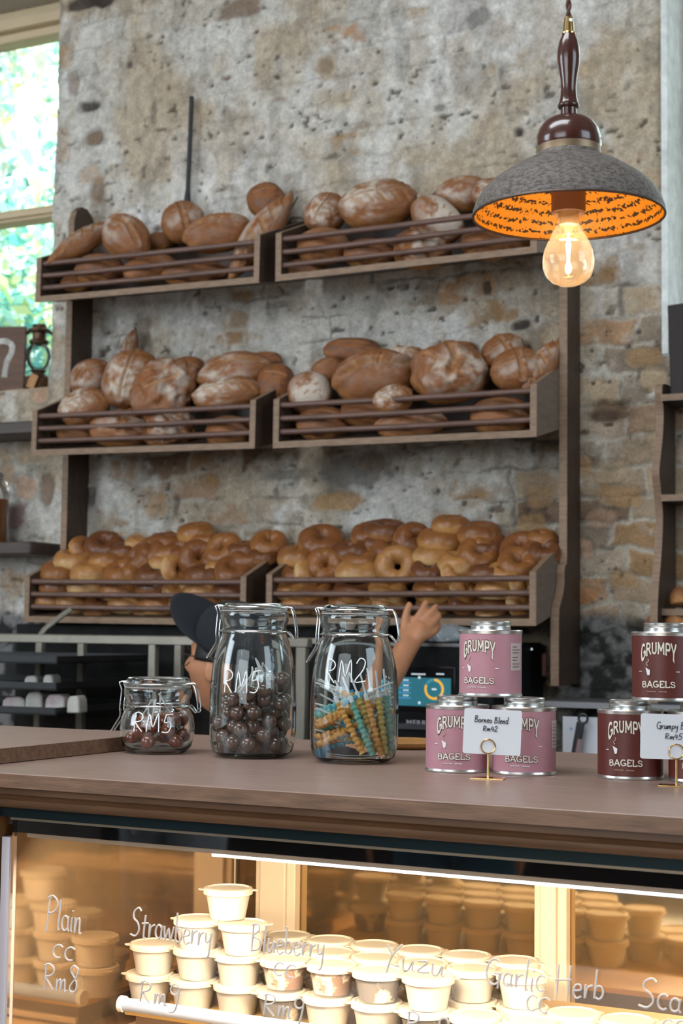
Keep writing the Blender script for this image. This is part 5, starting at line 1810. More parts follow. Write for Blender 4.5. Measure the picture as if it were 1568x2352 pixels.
pf = []
for px, py in ((1480, 1445), (1490, 1420), (1495, 1340), (1503, 1290), (1512, 1240), (1512, 1180), (1497, 1120), (1500, 1090), (1512, 1050), (1520, 1000), (1512, 930), (1508, 880), (1520, 862)):
    pass
prof = catmull([(-.175, 1.20, 0), (-.175, 1.42, 0), (-.165, 1.50, 0), (-.135, 1.60, 0), (-.125, 1.68, 0), (-.145, 1.75, 0), (-.155, 1.79, 0), (-.128, 1.86, 0), (-.115, 1.93, 0), (-.128, 1.985, 0), (-.115, 2.005, 0), (-.06, 2.01, 0)], 4)
prof = [(p.x, p.y) for p in prof]
for xs_ in (-1.038, -.30):
    sp_ = MB().prism(prof + [(-.008, 2.01), (-.008, 1.20)], -.009, .009, 'x')
    s0 = sp_.build('side_panel', M_DWOOD, rs_, (xs_ + .7, YW - 3.80, -1.7), bevel=.001)
    ee = MB()
    for (ya, za), (yb, zb) in zip(prof[:-1], prof[1:]):
        ee.add([(-.0092, ya - .001, za), (.0092, ya - .001, za), (.0092, yb - .001, zb), (-.0092, yb - .001, zb)], [(0, 1, 2, 3)])
    ee.build('front_edge', M_EDGE, s0, smooth=60)
for z in (1.968, 1.722, 1.445):
    b_ = MB().box(-1.030 + .7, -.305 + .7, -.138 + YW - 3.80, -.010 + YW - 3.80, z - 1.7 - .008, z - 1.7 + .008).build('shelf_board', M_DWOOD, rs_, bevel=.001)
    MB().box(-1.030 + .7, -.305 + .7, -.1392 + YW - 3.80, -.138 + YW - 3.80, z - 1.7 - .008, z - 1.7 + .008).build('front_edge', M_EDGE, b_)

ls = thing('wall_shelf', 'dark wooden two board wall shelf at the left edge below the lantern', 'shelf', (-3.3, 3.80, 1.8))
for z, xr in ((1.985, -2.90), (1.625, -2.915)):
    poly = [(-3.9 + 3.3, YW - 3.80 - .008), (-3.9 + 3.3, -.10), (xr + 3.3 - .03, -.10), (xr + 3.3 - .008, -.092), (xr + 3.3, -.07), (xr + 3.3, YW - 3.80 - .008)]
    MB().prism(poly, z - 1.8 - .019, z - 1.8 + .019, 'z').build('shelf_board', M_DWOOD, ls, bevel=.004)

# things on the side shelves
M_BREADX = mat('toasted_crust', (.40, .19, .07), .6, noise=.4, nscale=26, bump=.4, bscale=60)
for px, py, w, h, lab in ((1508, 1432, 44, 40, 'small round toasted roll under the lowest board of the right shelf'), (1556, 1430, 56, 48, 'toasted roll at the right edge under the lowest shelf board'), (1562, 1376, 44, 46, 'crusty tan roll standing on the lowest board of the right shelf')):
    q = UY(px, py, 3.76)
    s = pxm(q)
    o = bpy.data.objects.new('bread_roll', BM['plain'])
    COL.objects.link(o)
    o.location, o.scale, o.rotation_euler = q, (w / s / 2 * 1.1, w / s / 2, h / s / 2 * 1.2), (.3, 0, px)
    tag(o, lab, 'bread', 'rolls on the right shelf')
bx = MB().box(-.16, .16, -.018, .018, 0, .24).build('dark_board', mat('espresso_board', (.020, .013, .012), .7, noise=.2, nscale=8, stretch=(6, 6, 1)), loc=(-.852, 3.775, 1.9768), rot=(-.12, -.06, .02), bevel=.003)
tag(bx, 'dark brown board leaning on the top of the right shelf', 'board')
gq = UY(1566, 716, 3.83)
# little glass lamp behind the dark board
gl = MB().lathe([(0, 0), (.032, 0), (.036, .02), (.030, .05), (.022, .07), (.022, .09), (.016, .092), (.016, .07), (.024, .048), (.030, .02), (.026, .006), (0, .006)], 28)
tag(gl.build('glass_bottle', M_JAR, loc=(UY(1572, 720, 3.90).x, 3.92, ZR + .02)), 'small clear glass bottle on the window ledge behind the dark board', 'bottle')
MB2 = MB().box(XR - .004, .6, 3.872, 4.03, ZR - .02, ZR + .018)
struct(MB2.build('trim_2', M_REVEAL))
MB3 = MB().box(-4.7, XL + .01, 3.885, 4.03, ZL - .02, ZL + .002)
struct(MB3.build('trim_3', mat('brick_sill', (.36, .24, .15), .9, noise=.4, nscale=14, bump=.5, bscale=40)))

# bottle of amber syrup with a wire handle on the left shelf
bq = Vector((-3.123, 3.765, 1.6442))
bt = thing('syrup_bottle', 'glass jar of amber syrup with wire handle on the lower left shelf', 'bottle', bq)
MB().lathe([(0, 0), (.050, 0), (.054, .006), (.054, .150), (.046, .172), (.034, .184), (.034, .196), (0, .196)], 36).build('glass_body', thin_glass('syrup_glass', (.95, .97, .95), .8), bt, smooth=50)
MB().lathe([(0, .003), (.050, .003), (.0515, .008), (.0515, .135), (0, .135)], 32).build('syrup', mat('amber_syrup', (.30, .10, .025), .3), bt)
MB().lathe([(0, .195), (.037, .195), (.037, .212), (.03, .218), (0, .218)], 28).build('cap', mat('zinc_cap', (.35, .36, .36), .4, metal=.8), bt)
MB().tube(catmull([(.036, 0, .200), (.058, 0, .185), (.066, 0, .160), (.054, 0, .150)], 5), .0016, 6).build('wire_handle', M_WIRE, bt)

# ---- hurricane lantern on the left sill
lz = ZL + .0025
lq = UY(83, 880, 3.935)
lan = thing('hurricane_lantern', 'old dark metal hurricane lantern standing on the brick window sill', 'lantern', (lq.x, 3.945, lz))
M_RUST = mat('dark_rusted_metal', (.060, .045, .036), .5, metal=.6, noise=.5, nscale=40, color2=(.16, .075, .035))
MB().lathe([(0, 0), (.046, 0), (.050, .006), (.050, .030), (.044, .042), (.026, .050), (.020, .060), (.028, .064), (0, .066)], 36).build('fuel_tank', M_RUST, lan)
gp = [(.022, .064), (.036, .085), (.042, .108), (.038, .132), (.026, .152)]
MB().lathe(gp + [(r - .0015, z) for r, z in reversed(gp)], 36, closed=True).build('glass_globe', thin_glass('globe_glass', (.97, 1, 1), .9), lan, smooth=60)
MB().lathe([(.018, .150), (.030, .152), (.032, .160), (.022, .166), (.022, .186), (.034, .190), (.036, .196), (.024, .202), (.022, .212), (0, .214)], 32).build('chimney', M_RUST, lan)
for sg in (-1, 1):
    d = RGT * sg
    MB().tube(catmull([d * .046 + Vector((0, 0, .028)), d * .060 + Vector((0, 0, .060)), d * .058 + Vector((0, 0, .120)), d * .052 + Vector((0, 0, .170)), d * .030 + Vector((0, 0, .192))], 6), .0055, 8).build('side_tube', M_RUST, lan)
wv = MB().tube(catmull([RGT * .058 + Vector((0, 0, .15)), RGT * .075 + Vector((0, 0, .12)), RGT * .080 + Vector((0, 0, .08)), RGT * .066 + Vector((0, 0, .05))], 5), .0014, 6)
wv.tube([RGT * (.052 + .006 * math.cos(k * PI / 8)) + Vector((0, 0, .098 + .018 * math.sin(k * PI / 8))) for k in range(16)], .0016, 6, closed=True)
wv.build('bail_wire', M_RUST, lan)

# ---- wooden sign on the left sill
sgp = UY(20, 880, 3.915)
sgn = MB().box(-.20, .040, -.010, .010, 0, .205).build('wooden_sign', mat('weathered_sign_wood', (.115, .060, .036), .6, noise=.4, nscale=9, stretch=(1, 6, 6)), loc=(UY(28, 880, 3.90).x, 3.90, ZL + .002), rot=(-.05, 0, .35), bevel=.002)
tag(sgn, 'brown wooden sign with a white painted figure on the window sill', 'sign')
wn = MB()
pth = [Vector((a, -.0115, b)) for a, b in ((-.075, .150), (-.03, .158), (-.004, .145), (-.004, .120), (-.016, .095), (-.022, .065), (-.024, .040))]
wn.tube(catmull(pth, 4), .009, 8)
wn.v = [(x, -.0102 - (abs(y + .0115) * .12), z) for x, y, z in wn.v]
wn.build('painted_figure', mat('white_sign_paint', (.70, .68, .62), .7), sgn)
bw = MB().box(-.012, .012, -.03, .03, 0, .045).build('wood_chip', M_ORANGE, loc=(UY(33, 880, 3.89).x + .055, 3.905, ZL + .0025), rot=(0, .35, .5))
tag(bw, 'small tan wedge of wood beside the sign on the sill', 'wedge')

# ================================================================== KITCHEN BEHIND THE COUNTER
# work bench carrying the oven
bench = thing('work_bench', 'steel work bench against the wall under the bread bins', 'bench', (-1.4, 3.45, 0))
MB().box(-1.36, .90, -.32, .40, .86, .90).build('bench_top', M_STEEL, bench, bevel=.003)
for x in (-1.3, .84):
    for y in (-.28, .35):
        MB().box(x - .02, x + .02, y - .02, y + .02, 0, .86).build('leg', M_STEEL, bench)
MB().box(-1.3, .84, -.26, .35, .20, .22).build('undershelf', M_STEEL, bench)

ov = thing('speed_oven', 'black countertop speed oven with a teal touch screen on the bench', 'oven', (-1.53, 3.685, .9005))
M_OVEN = mat('matte_black_shell', (.008, .0085, .009), .5, noise=.2, nscale=60, spec=.12)
MB().box(-.30, .165, -.205, .155, 0, .466).build('oven_body', M_OVEN, ov, bevel=.012, bseg=3)
MB().box(-.28, .145, -.212, -.205, .255, .268).build('door_seam', mat('seam_grey', (.06, .06, .065), .3), ov)
MB().box(-.29, .150, -.209, -.205, .455, .463).build('top_trim', mat('oven_trim', (.20, .20, .20), .35, metal=.7), ov)
# screen
sx0, sx1, sz0, sz1 = UY(908, 1600, 3.479).x, UY(1036, 1600, 3.479).x, UY(970, 1622, 3.479).z, UY(970, 1540, 3.479).z
L0 = ov.location
scr = MB().box(sx0 - .05 - L0.x, sx1 + .010 - L0.x, -.2085, -.205, sz0 - .012 - L0.z, sz1 + .010 - L0.z).build('screen_bezel', mat('glossy_black', (.008, .008, .009), .15), ov, bevel=.002)
zt = sz0 + (sz1 - sz0) * .80
MB().box(sx0 - .04 - L0.x, sx1 - L0.x, -.2093, -.2085, sz0 - L0.z, zt - L0.z).build('screen', mat('teal_screen', (.0, .05, .07), .3, emit=(.030, .155, .20), estr=1.0), scr)
def ring2(cx_, cz_, r0, r1, a0, a1, y, n=40):
    m = MB()
    for i in range(n):
        p, q_ = math.radians(a0 + (a1 - a0) * i / n), math.radians(a0 + (a1 - a0) * (i + 1) / n)
        m.add([(cx_ + r0 * math.cos(p), y, cz_ + r0 * math.sin(p)), (cx_ + r1 * math.cos(p), y, cz_ + r1 * math.sin(p)), (cx_ + r1 * math.cos(q_), y, cz_ + r1 * math.sin(q_)), (cx_ + r0 * math.cos(q_), y, cz_ + r0 * math.sin(q_))], [(0, 1, 2, 3)])
    return m
dq = UY(998, 1583, 3.479)
M_AMB = mat('amber_dial', (.2, .1, 0), .4, emit=(.95, .50, .05), estr=1.0)
M_SCRW = mat('screen_white', (.2, .2, .2), .4, emit=(.70, .85, .90), estr=1.0)
M_SCRB = mat('screen_blue', (.05, .1, .2), .4, emit=(.06, .36, .75), estr=1.0)
ring2(dq.x - L0.x, dq.z - L0.z, .0195, .0255, 90, -205, -.2098).build('dial_ring', M_AMB, scr, smooth=0)
ring2(dq.x - L0.x, dq.z - L0.z, .0195, .0255, 95, 150, -.2098, 16).build('dial_rest', mat('screen_teal_light', (.02, .1, .12), .4, emit=(.06, .26, .33), estr=1.0), scr, smooth=0)
dm = MB()
dm.box(dq.x - .006 - L0.x, dq.x + .006 - L0.x, -.2098, -.2095, dq.z - .002 - L0.z, dq.z + .002 - L0.z)
dm.build('dial_readout', M_SCRW, scr, smooth=0)
rw, rbm = MB(), MB()
for k, py in enumerate((1562, 1574, 1585, 1597)):
    p = UY(931, py, 3.479)
    for j in range(3):
        rw.box(p.x - .004 + .005 * j - L0.x, p.x - .0008 + .005 * j - L0.x, -.2098, -.2095, p.z - .0018 - L0.z, p.z + .0018 - L0.z)
    rbm.box(p.x - .030 - L0.x, p.x + .016 - L0.x, -.2097, -.2095, p.z - .0068 - L0.z, p.z - .0052 - L0.z)
for px, n_ in ((946, 9), (1003, 5)):
    p = UY(px, 1548, 3.479)
    for j in range(n_):
        rw.box(p.x + .0042 * j - L0.x, p.x + .0042 * j + .003 - L0.x, -.2098, -.2086, p.z - .0017 - L0.z, p.z + .0017 - L0.z)
for px, py in ((964, 1556), (964, 1614)):
    p = UY(px, py, 3.479)
    rw.box(p.x - .003 - L0.x, p.x + .003 - L0.x, -.2098, -.2095, p.z - .003 - L0.z, p.z + .003 - L0.z)
rw.build('screen_text', M_SCRW, scr, smooth=0)
rbm.build('screen_bars', M_SCRB, scr, smooth=0)
vs, fs = text_2d('MERRYCHEF', 1.0, .02, 1.1)
p = UY(932, 1664, 3.478)
k = .0115 / .72
mb = MB().add([(p.x + x * k * 1.25 - L0.x, -.2062, p.z + y * k - L0.z) for x, y in vs], fs)
mb.build('nameplate_lettering', mat('grey_lettering', (.42, .42, .43), .4), ov, smooth=0)
pi_ = UY(1220, 1491, 3.74)
MB().ball((.1655, 3.74 - L0.y, pi_.z - L0.z), .003, 10, 6).build('indicator', M_SCRW, ov)
tag(MB().box(-.006, .006, -.004, .004, -.028, .028).build('red_clip', mat('dull_red_plastic', (.20, .07, .05), .5), loc=(-1.352, 3.80, UY(1252, 1527, 3.80).z), bevel=.002), 'small dull red clip hanging at the side of the black oven', 'clip')

# crumpled clear bag lying on the oven
rs2 = np.random.RandomState(4)
nu, nv = 40, 20
th = np.linspace(0, 2 * PI, nu, endpoint=False)
ph = np.linspace(.03, PI - .03, nv)
T_, P_ = np.meshgrid(th, ph)
x_, y_, z_ = (np.sin(P_) * np.cos(T_)).ravel(), (np.sin(P_) * np.sin(T_)).ravel(), np.cos(P_).ravel()
rr_ = 1 + .5 * (fbm(x_ * 2.5, y_ * 2.5, z_ * 2.5 + 3) - .5) + .4 * (fbm(x_ * 6, y_ * 6, z_ * 6 + 3) - .5)
V_ = np.stack([x_ * rr_ * .062, y_ * rr_ * .07, np.maximum(z_ * rr_, -.25) * .036 + .009], -1)
F_ = [(j * nu + i, (j + 1) * nu + i, (j + 1) * nu + (i + 1) % nu, j * nu + (i + 1) % nu) for j in range(nv - 1) for i in range(nu)]
bag = mesh_obj('plastic_bag', V_, F_, mat('grey_translucent_film', (.30, .33, .35), .2, alpha=.75))
bag.location = (UY(1045, 1462, 3.62).x, 3.62, 1.367)
tag(bag, 'crumpled grey plastic bag lying on top of the black oven', 'bag')

# steel ledge and white sheet to the right of the oven
tag(MB().box(-1.30, -.45, 3.60, 3.855, 1.214, 1.228).build('steel_ledge', mat('dull_ledge_steel', (.22, .22, .23), .4, metal=.7)), 'grey steel ledge on the wall beside the foot of the rack', 'ledge')
sp0 = UY(1292, 1652, 3.62)
sheet = MB().box(sp0.x, sp0.x + .16, 3.62, 3.6215, .905, 1.192).build('white_sheet', mat('white_notice_paper', (.50, .50, .53), .7), rot=(0, 0, 0))
tag(sheet, 'white notice sheet standing on the bench right of the oven', 'notice')
MB().box(sp0.x + .018, sp0.x + .024, 3.6185, 3.62, 1.160, 1.166).box(sp0.x + .032, sp0.x + .038, 3.6185, 3.62, 1.160, 1.166).build('blue_marks', M_BLUE, sheet, smooth=0)
kq = UY(1333, 1668, 3.60)
kt = thing('hanging_peeler', 'black handled tool with a ring hanging before the white sheet', 'tool', (kq.x, 3.60, kq.z))
MB().tube([(.011 * math.cos(2 * PI * i / 20) + .006, 0, .011 * math.sin(2 * PI * i / 20) + .018) for i in range(20)], .003, 8, closed=True).build('ring', M_BLACK, kt)
MB().box(-.011, .009, -.005, .005, -.075, .010).build('handle', M_BLACK, kt, rot=(0, .18, 0), bevel=.003)
MB().box(.000, .012, -.0055, -.004, -.075, -.030).build('pink_strip', mat('pinkish_grey', (.20, .12, .13), .5), kt, rot=(0, .18, 0))

# ---- steel tray rack on the left
M_TROL = mat('dull_rack_steel', (.26, .235, .19), .42, metal=.45, noise=.12, nscale=30)
sr = thing('tray_rack', 'steel framed kitchen rack holding black trays behind the counter on the left', 'rack', (-2.3, 3.42, 0))
def sl_(m):
    m.v = [(a + 2.3, b - 3.42, c) for a, b, c in m.v]
    return m
sl_(MB().box(-2.95, -1.768, 3.30, 3.325, 1.350, 1.371)).build('front_rail', M_TROL, sr, bevel=.002)
sl_(MB().box(-2.95, -1.768, 3.56, 3.58, 1.356, 1.371)).build('back_rail', M_TROL, sr, bevel=.002)
for px, w in ((349, .020), (691, .026)):
    x = UY(px, 1500, 3.305).x
    sl_(MB().box(x - w / 2, x + w / 2, 3.302, 3.322, .02, 1.352)).build('upright', M_TROL, sr, bevel=.002)
for px in (92, 188, 411):
    x = UY(px, 1520, 3.55).x
    sl_(MB().box(x - .010, x + .010, 3.54, 3.56, .02, 1.36)).build('upright', M_TROL, sr, bevel=.002)
x = UY(92, 1450, 3.45).x
sl_(MB().tube([(x - .005, 3.45, 1.36), (x, 3.47, 1.385), (x + .03, 3.50, 1.42), (x + .05, 3.52, 1.44)], .008, 8)).build('bent_bracket', M_TROL, sr)
for z in (.40, .70):
    sl_(MB().box(-2.93, -1.78, 3.31, 3.57, z, z + .012)).build('shelf_plate', M_TROL, sr)
# trays slide in on the left part
M_TRAY = mat('black_baking_tray', (.014, .014, .014), .4, noise=.3, nscale=40)
for k, z in enumerate((1.302, 1.238, 1.178)):
    m = MB()
    x0, x1, y0, y1 = -2.95, -2.36, 3.05, 3.54
    m.box(x0, x1, y0, y1, z, z + .004).box(x0, x1, y0, y0 + .004, z, z + .019).box(x0, x1, y1 - .004, y1, z, z + .019).box(x0, x0 + .004, y0, y1, z, z + .019).box(x1 - .004, x1, y0, y1, z, z + .019)
    m.v = [(a + 2.65, b - 3.3, c - z) for a, b, c in m.v]
    tag(m.build('baking_tray', M_TRAY, loc=(-2.65, 3.3, z), rot=(0, 0, .10)), 'black baking tray, %s of three in the steel rack' % ['topmost', 'middle', 'lowest'][k], 'tray', 'black trays in the steel rack')
M_PKW, M_PKP, M_PKG = mat('white_wrapper', (.46, .44, .40), .5, noise=.2, nscale=30), mat('pink_white_wrapper', (.42, .30, .33), .5, color2=(.52, .50, .46), nscale=22), mat('green_white_wrapper', (.52, .52, .47), .5, color2=(.30, .32, .15), nscale=26, ramp=(.5, .62))
pk = [(75, 1556, 34, 26, 1.2425, M_PKW, 'small white wrapped packet on the middle black tray', 'a'), (114, 1556, 26, 30, 1.2425, M_PKW, 'upright white wrapped packet beside another on the middle black tray', 'b'), (36, 1612, 60, 32, 1.1825, M_PKP, 'pink and white packet at the left of the lowest tray', 'c'),
      (82, 1606, 44, 46, 1.1825, M_PKW, 'tall white packet between pink packets on the lowest tray', 'd'), (130, 1606, 50, 42, 1.1825, M_PKP, 'pink printed packet at the right of the lowest tray', 'e'), (172, 1602, 32, 40, 1.1825, M_PKW, 'white lidded box at the end of the lowest tray', 'f')]
for px, py, w, h, z, m_, lab, _k in pk:
    q = UY(px, py, 3.13)
    s = pxm(q)
    a, b = w / s / 2, h / s
    p_ = MB().prism([(-a, 0), (a, 0), (a * .86, b * .8), (a * .5, b), (-a * .6, b * .96), (-a * .9, b * .7)], -.03, .03, 'y').build('wrapped_packet', m_, loc=(q.x, 3.14, z + .0005), rot=(0, 0, .3), bevel=.004)
    tag(p_, lab, 'packet', 'wrapped packets on the black trays')
# lower shelf stand with more goods, just above the counter line
st_ = thing('low_stand', 'dark wooden stand behind the raised counter board', 'stand', (-2.4, 2.95, 0))
MB().box(-.5, .62, -.15, .15, 1.065, 1.085).build('stand_top', M_DWOOD, st_, bevel=.003)
for x in (-.47, .59):
    MB().box(x - .02, x + .02, -.13, .13, 0, 1.065).build('leg', M_DWOOD, st_)
for px, py, w, h, m_, lab in ((26, 1652, 40, 44, M_PKW, 'white packet standing at the left end of the dark stand'), (56, 1652, 20, 38, M_PKP, 'slim pale pink packet on the dark stand'), (88, 1655, 50, 38, M_PKG, 'white and green packet on the dark stand'), (112, 1650, 44, 40, M_PKG, 'second white and green packet on the dark stand nearer the jar')):
    q = UY(px, py, 2.90)
    s = pxm(q)
    a, b = w / s / 2, h / s + .03
    p_ = MB().prism([(-a, 0), (a, 0), (a * .9, b * .8), (a * .4, b), (-a * .5, b * .95), (-a * .9, b * .75)], -.025, .025, 'y').build('wrapped_packet', m_, loc=(q.x, 2.90, 1.0855), rot=(0, 0, .35), bevel=.004)
    tag(p_, lab, 'packet', 'wrapped packets on the dark stand')
for px, py, w, kind, lab in ((150, 1672, 90, 'dark', 'dark brown loaf lying on the dark stand behind the counter board'), (215, 1672, 80, 'plain', 'reddish brown bun on the dark stand left of the small jar'), (262, 1676, 60, 'dark', 'brown bun on the dark stand just behind the small jar')):
    q = UY(px, py, 2.93)
    s = pxm(q)
    o = bpy.data.objects.new('bread_bun', BM[kind])
    COL.objects.link(o)
    r = w / s / 2
    o.scale = (r, r * .8, r * .72)
    o.location = (q.x, 2.93, 1.0855 + r * .34)
    o.rotation_euler = (0, 0, px)
    tag(o, lab, 'bread', 'buns on the dark stand')
wb = MB().lathe([(0, 0), (.05, 0), (.075, .03), (.078, .034), (.072, .03), (.05, .006), (0, .006)], 30)
tag(wb.build('grey_bowl', mat('grey_bowl_glaze', (.30, .31, .32), .35), loc=(UY(245, 1655, 3.10).x, 3.13, 1.0855)), 'shallow grey bowl on the stand behind the small candy jar', 'bowl')
# dark kitchen cabinet under the bins that closes off the lower wall
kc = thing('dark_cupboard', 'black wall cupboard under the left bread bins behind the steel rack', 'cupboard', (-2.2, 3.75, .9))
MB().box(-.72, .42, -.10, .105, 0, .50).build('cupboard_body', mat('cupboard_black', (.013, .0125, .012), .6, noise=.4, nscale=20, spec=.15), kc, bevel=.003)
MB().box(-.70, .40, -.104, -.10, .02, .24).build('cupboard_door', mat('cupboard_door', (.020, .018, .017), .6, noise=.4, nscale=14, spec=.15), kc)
bl = UY(170, 1443, 3.62)
tag(MB().lathe([(0, 0), (.020, 0), (.032, .016), (.030, .030), (0, .034)], 20).build('teal_bowl', mat('teal_glaze', (.03, .11, .14), .3), loc=(bl.x, 3.70, 1.4005)), 'small teal bowl on the black cupboard under the left bread bin', 'bowl')

# ================================================================== PERSON
def skin_mesh(nodes, sub=2):
    """nodes: name -> (pos, radius, parent)"""
    names = list(nodes)
    me = bpy.data.meshes.new('skin')
    ix = {n: i for i, n in enumerate(names)}
    me.from_pydata([tuple(nodes[n][0]) for n in names], [(ix[n], ix[nodes[n][2]]) for n in names if nodes[n][2]], [])
    o = bpy.data.objects.new('skin', me)
    COL.objects.link(o)
    md_ = o.modifiers.new('s', 'SKIN')
    md_.use_smooth_shade = True
    for n in names:
        v = me.skin_vertices[0].data[ix[n]]
        r = nodes[n][1]
        v.radius = (r, r) if not isinstance(r, tuple) else r
        v.use_root = nodes[n][2] is None
    sm = o.modifiers.new('sub', 'SUBSURF')
    sm.levels = sm.render_levels = sub
    dg = bpy.context.evaluated_depsgraph_get()
    m2 = bpy.data.meshes.new_from_object(o.evaluated_get(dg))
    vs = [tuple(v.co) for v in m2.vertices]
    fs = [tuple(p.vertices) for p in m2.polygons]
    bpy.data.objects.remove(o)
    return vs, fs


M_SKIN = mat('warm_skin', (.46, .205, .105), .48, noise=.10, nscale=40, sss=.08, bump=.05, bscale=250)
HC = UY(528, 1524, 3.0)          # head centre
PB = Vector((HC.x + .02, 3.02, 0))
wr = UY(937, 1488, 3.40)
el = UY(800, 1700, 3.16)
shR = Vector((PB.x + .185, 2.99, 1.085))
shL = Vector((PB.x - .185, 2.99, 1.075))
N_ = {}
N_['pelvis'] = (Vector((PB.x, 2.98, .70)), (.135, .10), None)
N_['waist'] = (Vector((PB.x, 3.00, .84)), (.125, .09), 'pelvis')
N_['chest'] = (Vector((PB.x, 3.01, 1.00)), (.145, .10), 'waist')
N_['neck0'] = (Vector((PB.x - .005, 3.00, 1.115)), .062, 'chest')
N_['neck1'] = (Vector((HC.x + .028, 3.00, 1.20)), .052, 'neck0')
N_['neck2'] = (Vector((HC.x + .020, 3.00, HC.z - .03)), .055, 'neck1')
for s_, sh_ in (('R', shR), ('L', shL)):
    N_['sh' + s_] = (sh_, .058, 'chest')
N_['elR'] = (el, .042, 'shR')
N_['foR'] = (el.lerp(wr, .45), .040, 'elR')
N_['wrR'] = (wr, (.028, .026), 'foR')
elL = Vector((shL.x - .03, 3.10, .86))
wrL = Vector((shL.x + .02, 3.26, .92))
N_['elL'] = (elL, .042, 'shL')
N_['wrL'] = (wrL, .028, 'elL')
# right hand, its back towards the viewer, fingers hooked over the rail of the bin
def hp(px, py, Y):
    return UY(px, py, Y)
N_['palmR'] = (hp(957, 1452, 3.425), (.034, .020), 'wrR')
fing = {'thumb': [(928, 1445, 3.42, .0125), (931, 1415, 3.425, .0105), (942, 1382, 3.44, .0085)],
        'index': [(950, 1432, 3.435, .0120), (966, 1408, 3.45, .0105), (981, 1378, 3.475, .0082)],
        'middle': [(968, 1434, 3.44, .0120), (987, 1412, 3.46, .0105), (1004, 1389, 3.49, .0082)],
        'ring': [(982, 1442, 3.44, .0115), (1000, 1426, 3.465, .0100), (1011, 1408, 3.49, .0080)],
        'little': [(990, 1456, 3.44, .0105), (1003, 1446, 3.465, .0090), (1009, 1432, 3.485, .0072)]}
for f, pts in fing.items():
    par = 'palmR' if f != 'thumb' else 'wrR'
    for i, (px, py, Y, r) in enumerate(pts):
        N_[f + str(i)] = (hp(px, py, Y), r, par)
        par = f + str(i)
# relaxed left hand
dL = (Vector((wrL.x + .05, 3.36, .93)) - wrL).normalized()
pl_ = wrL + dL * .07
N_['palmL'] = (pl_, (.032, .018), 'wrL')
for i, (off, ln_) in enumerate(((-.030, .060), (-.010, .072), (.010, .068), (.028, .055))):
    b = pl_ + Vector((off, .02, 0))
    N_['fl%da' % i] = (b, .0105, 'palmL')
    N_['fl%db' % i] = (b + dL * ln_ * .55, .0092, 'fl%da' % i)
    N_['fl%dc' % i] = (b + dL * ln_ + Vector((0, 0, -.015)), .0078, 'fl%db' % i)
N_['thLa'] = (wrL + Vector((.038, .045, .008)), .011, 'wrL')
N_['thLb'] = (wrL + Vector((.058, .085, .008)), .0085, 'thLa')
for s_, sx in (('R', .085), ('L', -.085)):
    N_['hip' + s_] = (Vector((PB.x + sx, 2.98, .64)), .085, 'pelvis')
    N_['kn' + s_] = (Vector((PB.x + sx * 1.1, 3.07, .36)), .055, 'hip' + s_)
    N_['an' + s_] = (Vector((PB.x + sx * 1.1, 2.99, .075)), .038, 'kn' + s_)
    N_['toe' + s_] = (Vector((PB.x + sx * 1.2, 3.16, .035)), (.04, .028), 'an' + s_)
bv, bf = skin_mesh(N_)


def head_mesh():
    """head facing local -X... built looking along +X, then turned"""
    nu, nv = 72, 56
    th = np.linspace(0, 2 * PI, nu, endpoint=False)
    ph = np.linspace(.015, PI - .015, nv)
    T, P = np.meshgrid(th, ph)
    x, y, z = (np.sin(P) * np.cos(T)).ravel(), (np.sin(P) * np.sin(T)).ravel(), np.cos(P).ravel()
    X, Y, Z = x * .098, y * .075, z * .118
    # jaw narrows and comes forward
    low = np.clip(-z, 0, 1)
    Y = Y * (1 - .34 * low ** 1.6)
    X = X * (1 - .20 * low ** 2 * (x < 0)) + .012 * low ** 2
    g = lambda cx_, cy_, cz_, s: np.exp(-(((X - cx_) / s[0]) ** 2 + ((Y - cy_) / s[1]) ** 2 + ((Z - cz_) / s[2]) ** 2))
    fr = (x > 0)
    dX = .028 * g(.098, 0, -.022, (.05, .011, .018)) + .014 * g(.098, 0, .002, (.05, .010, .022))       # nose
    dX += -.010 * (g(.088, .030, .008, (.04, .016, .013)) + g(.088, -.030, .008, (.04, .016, .013)))   # eye sockets
    dX += .006 * g(.09, 0, .030, (.05, .05, .010))                                                     # brow
    dX += .007 * g(.09, 0, -.056, (.04, .022, .008)) + .007 * g(.09, 0, -.070, (.04, .018, .007)) - .006 * g(.09, 0, -.063, (.04, .024, .003))   # lips
    dX += .010 * g(.08, 0, -.098, (.05, .022, .016))                                                   # chin
    dY = .007 * (g(.060, .06, -.020, (.03, .04, .022)))                                                # cheeks
    Y = Y + dY - .007 * g(.060, -.06, -.020, (.03, .04, .022))
    X = X + dX * fr
    V = np.stack([X, Y, Z], -1).tolist()
    F = [(j * nu + i, (j + 1) * nu + i, (j + 1) * nu + (i + 1) % nu, j * nu + (i + 1) % nu) for j in range(nv - 1) for i in range(nu)]
    F += [tuple(range(nu - 1, -1, -1)), tuple((nv - 1) * nu + i for i in range(nu))]
    return V, F


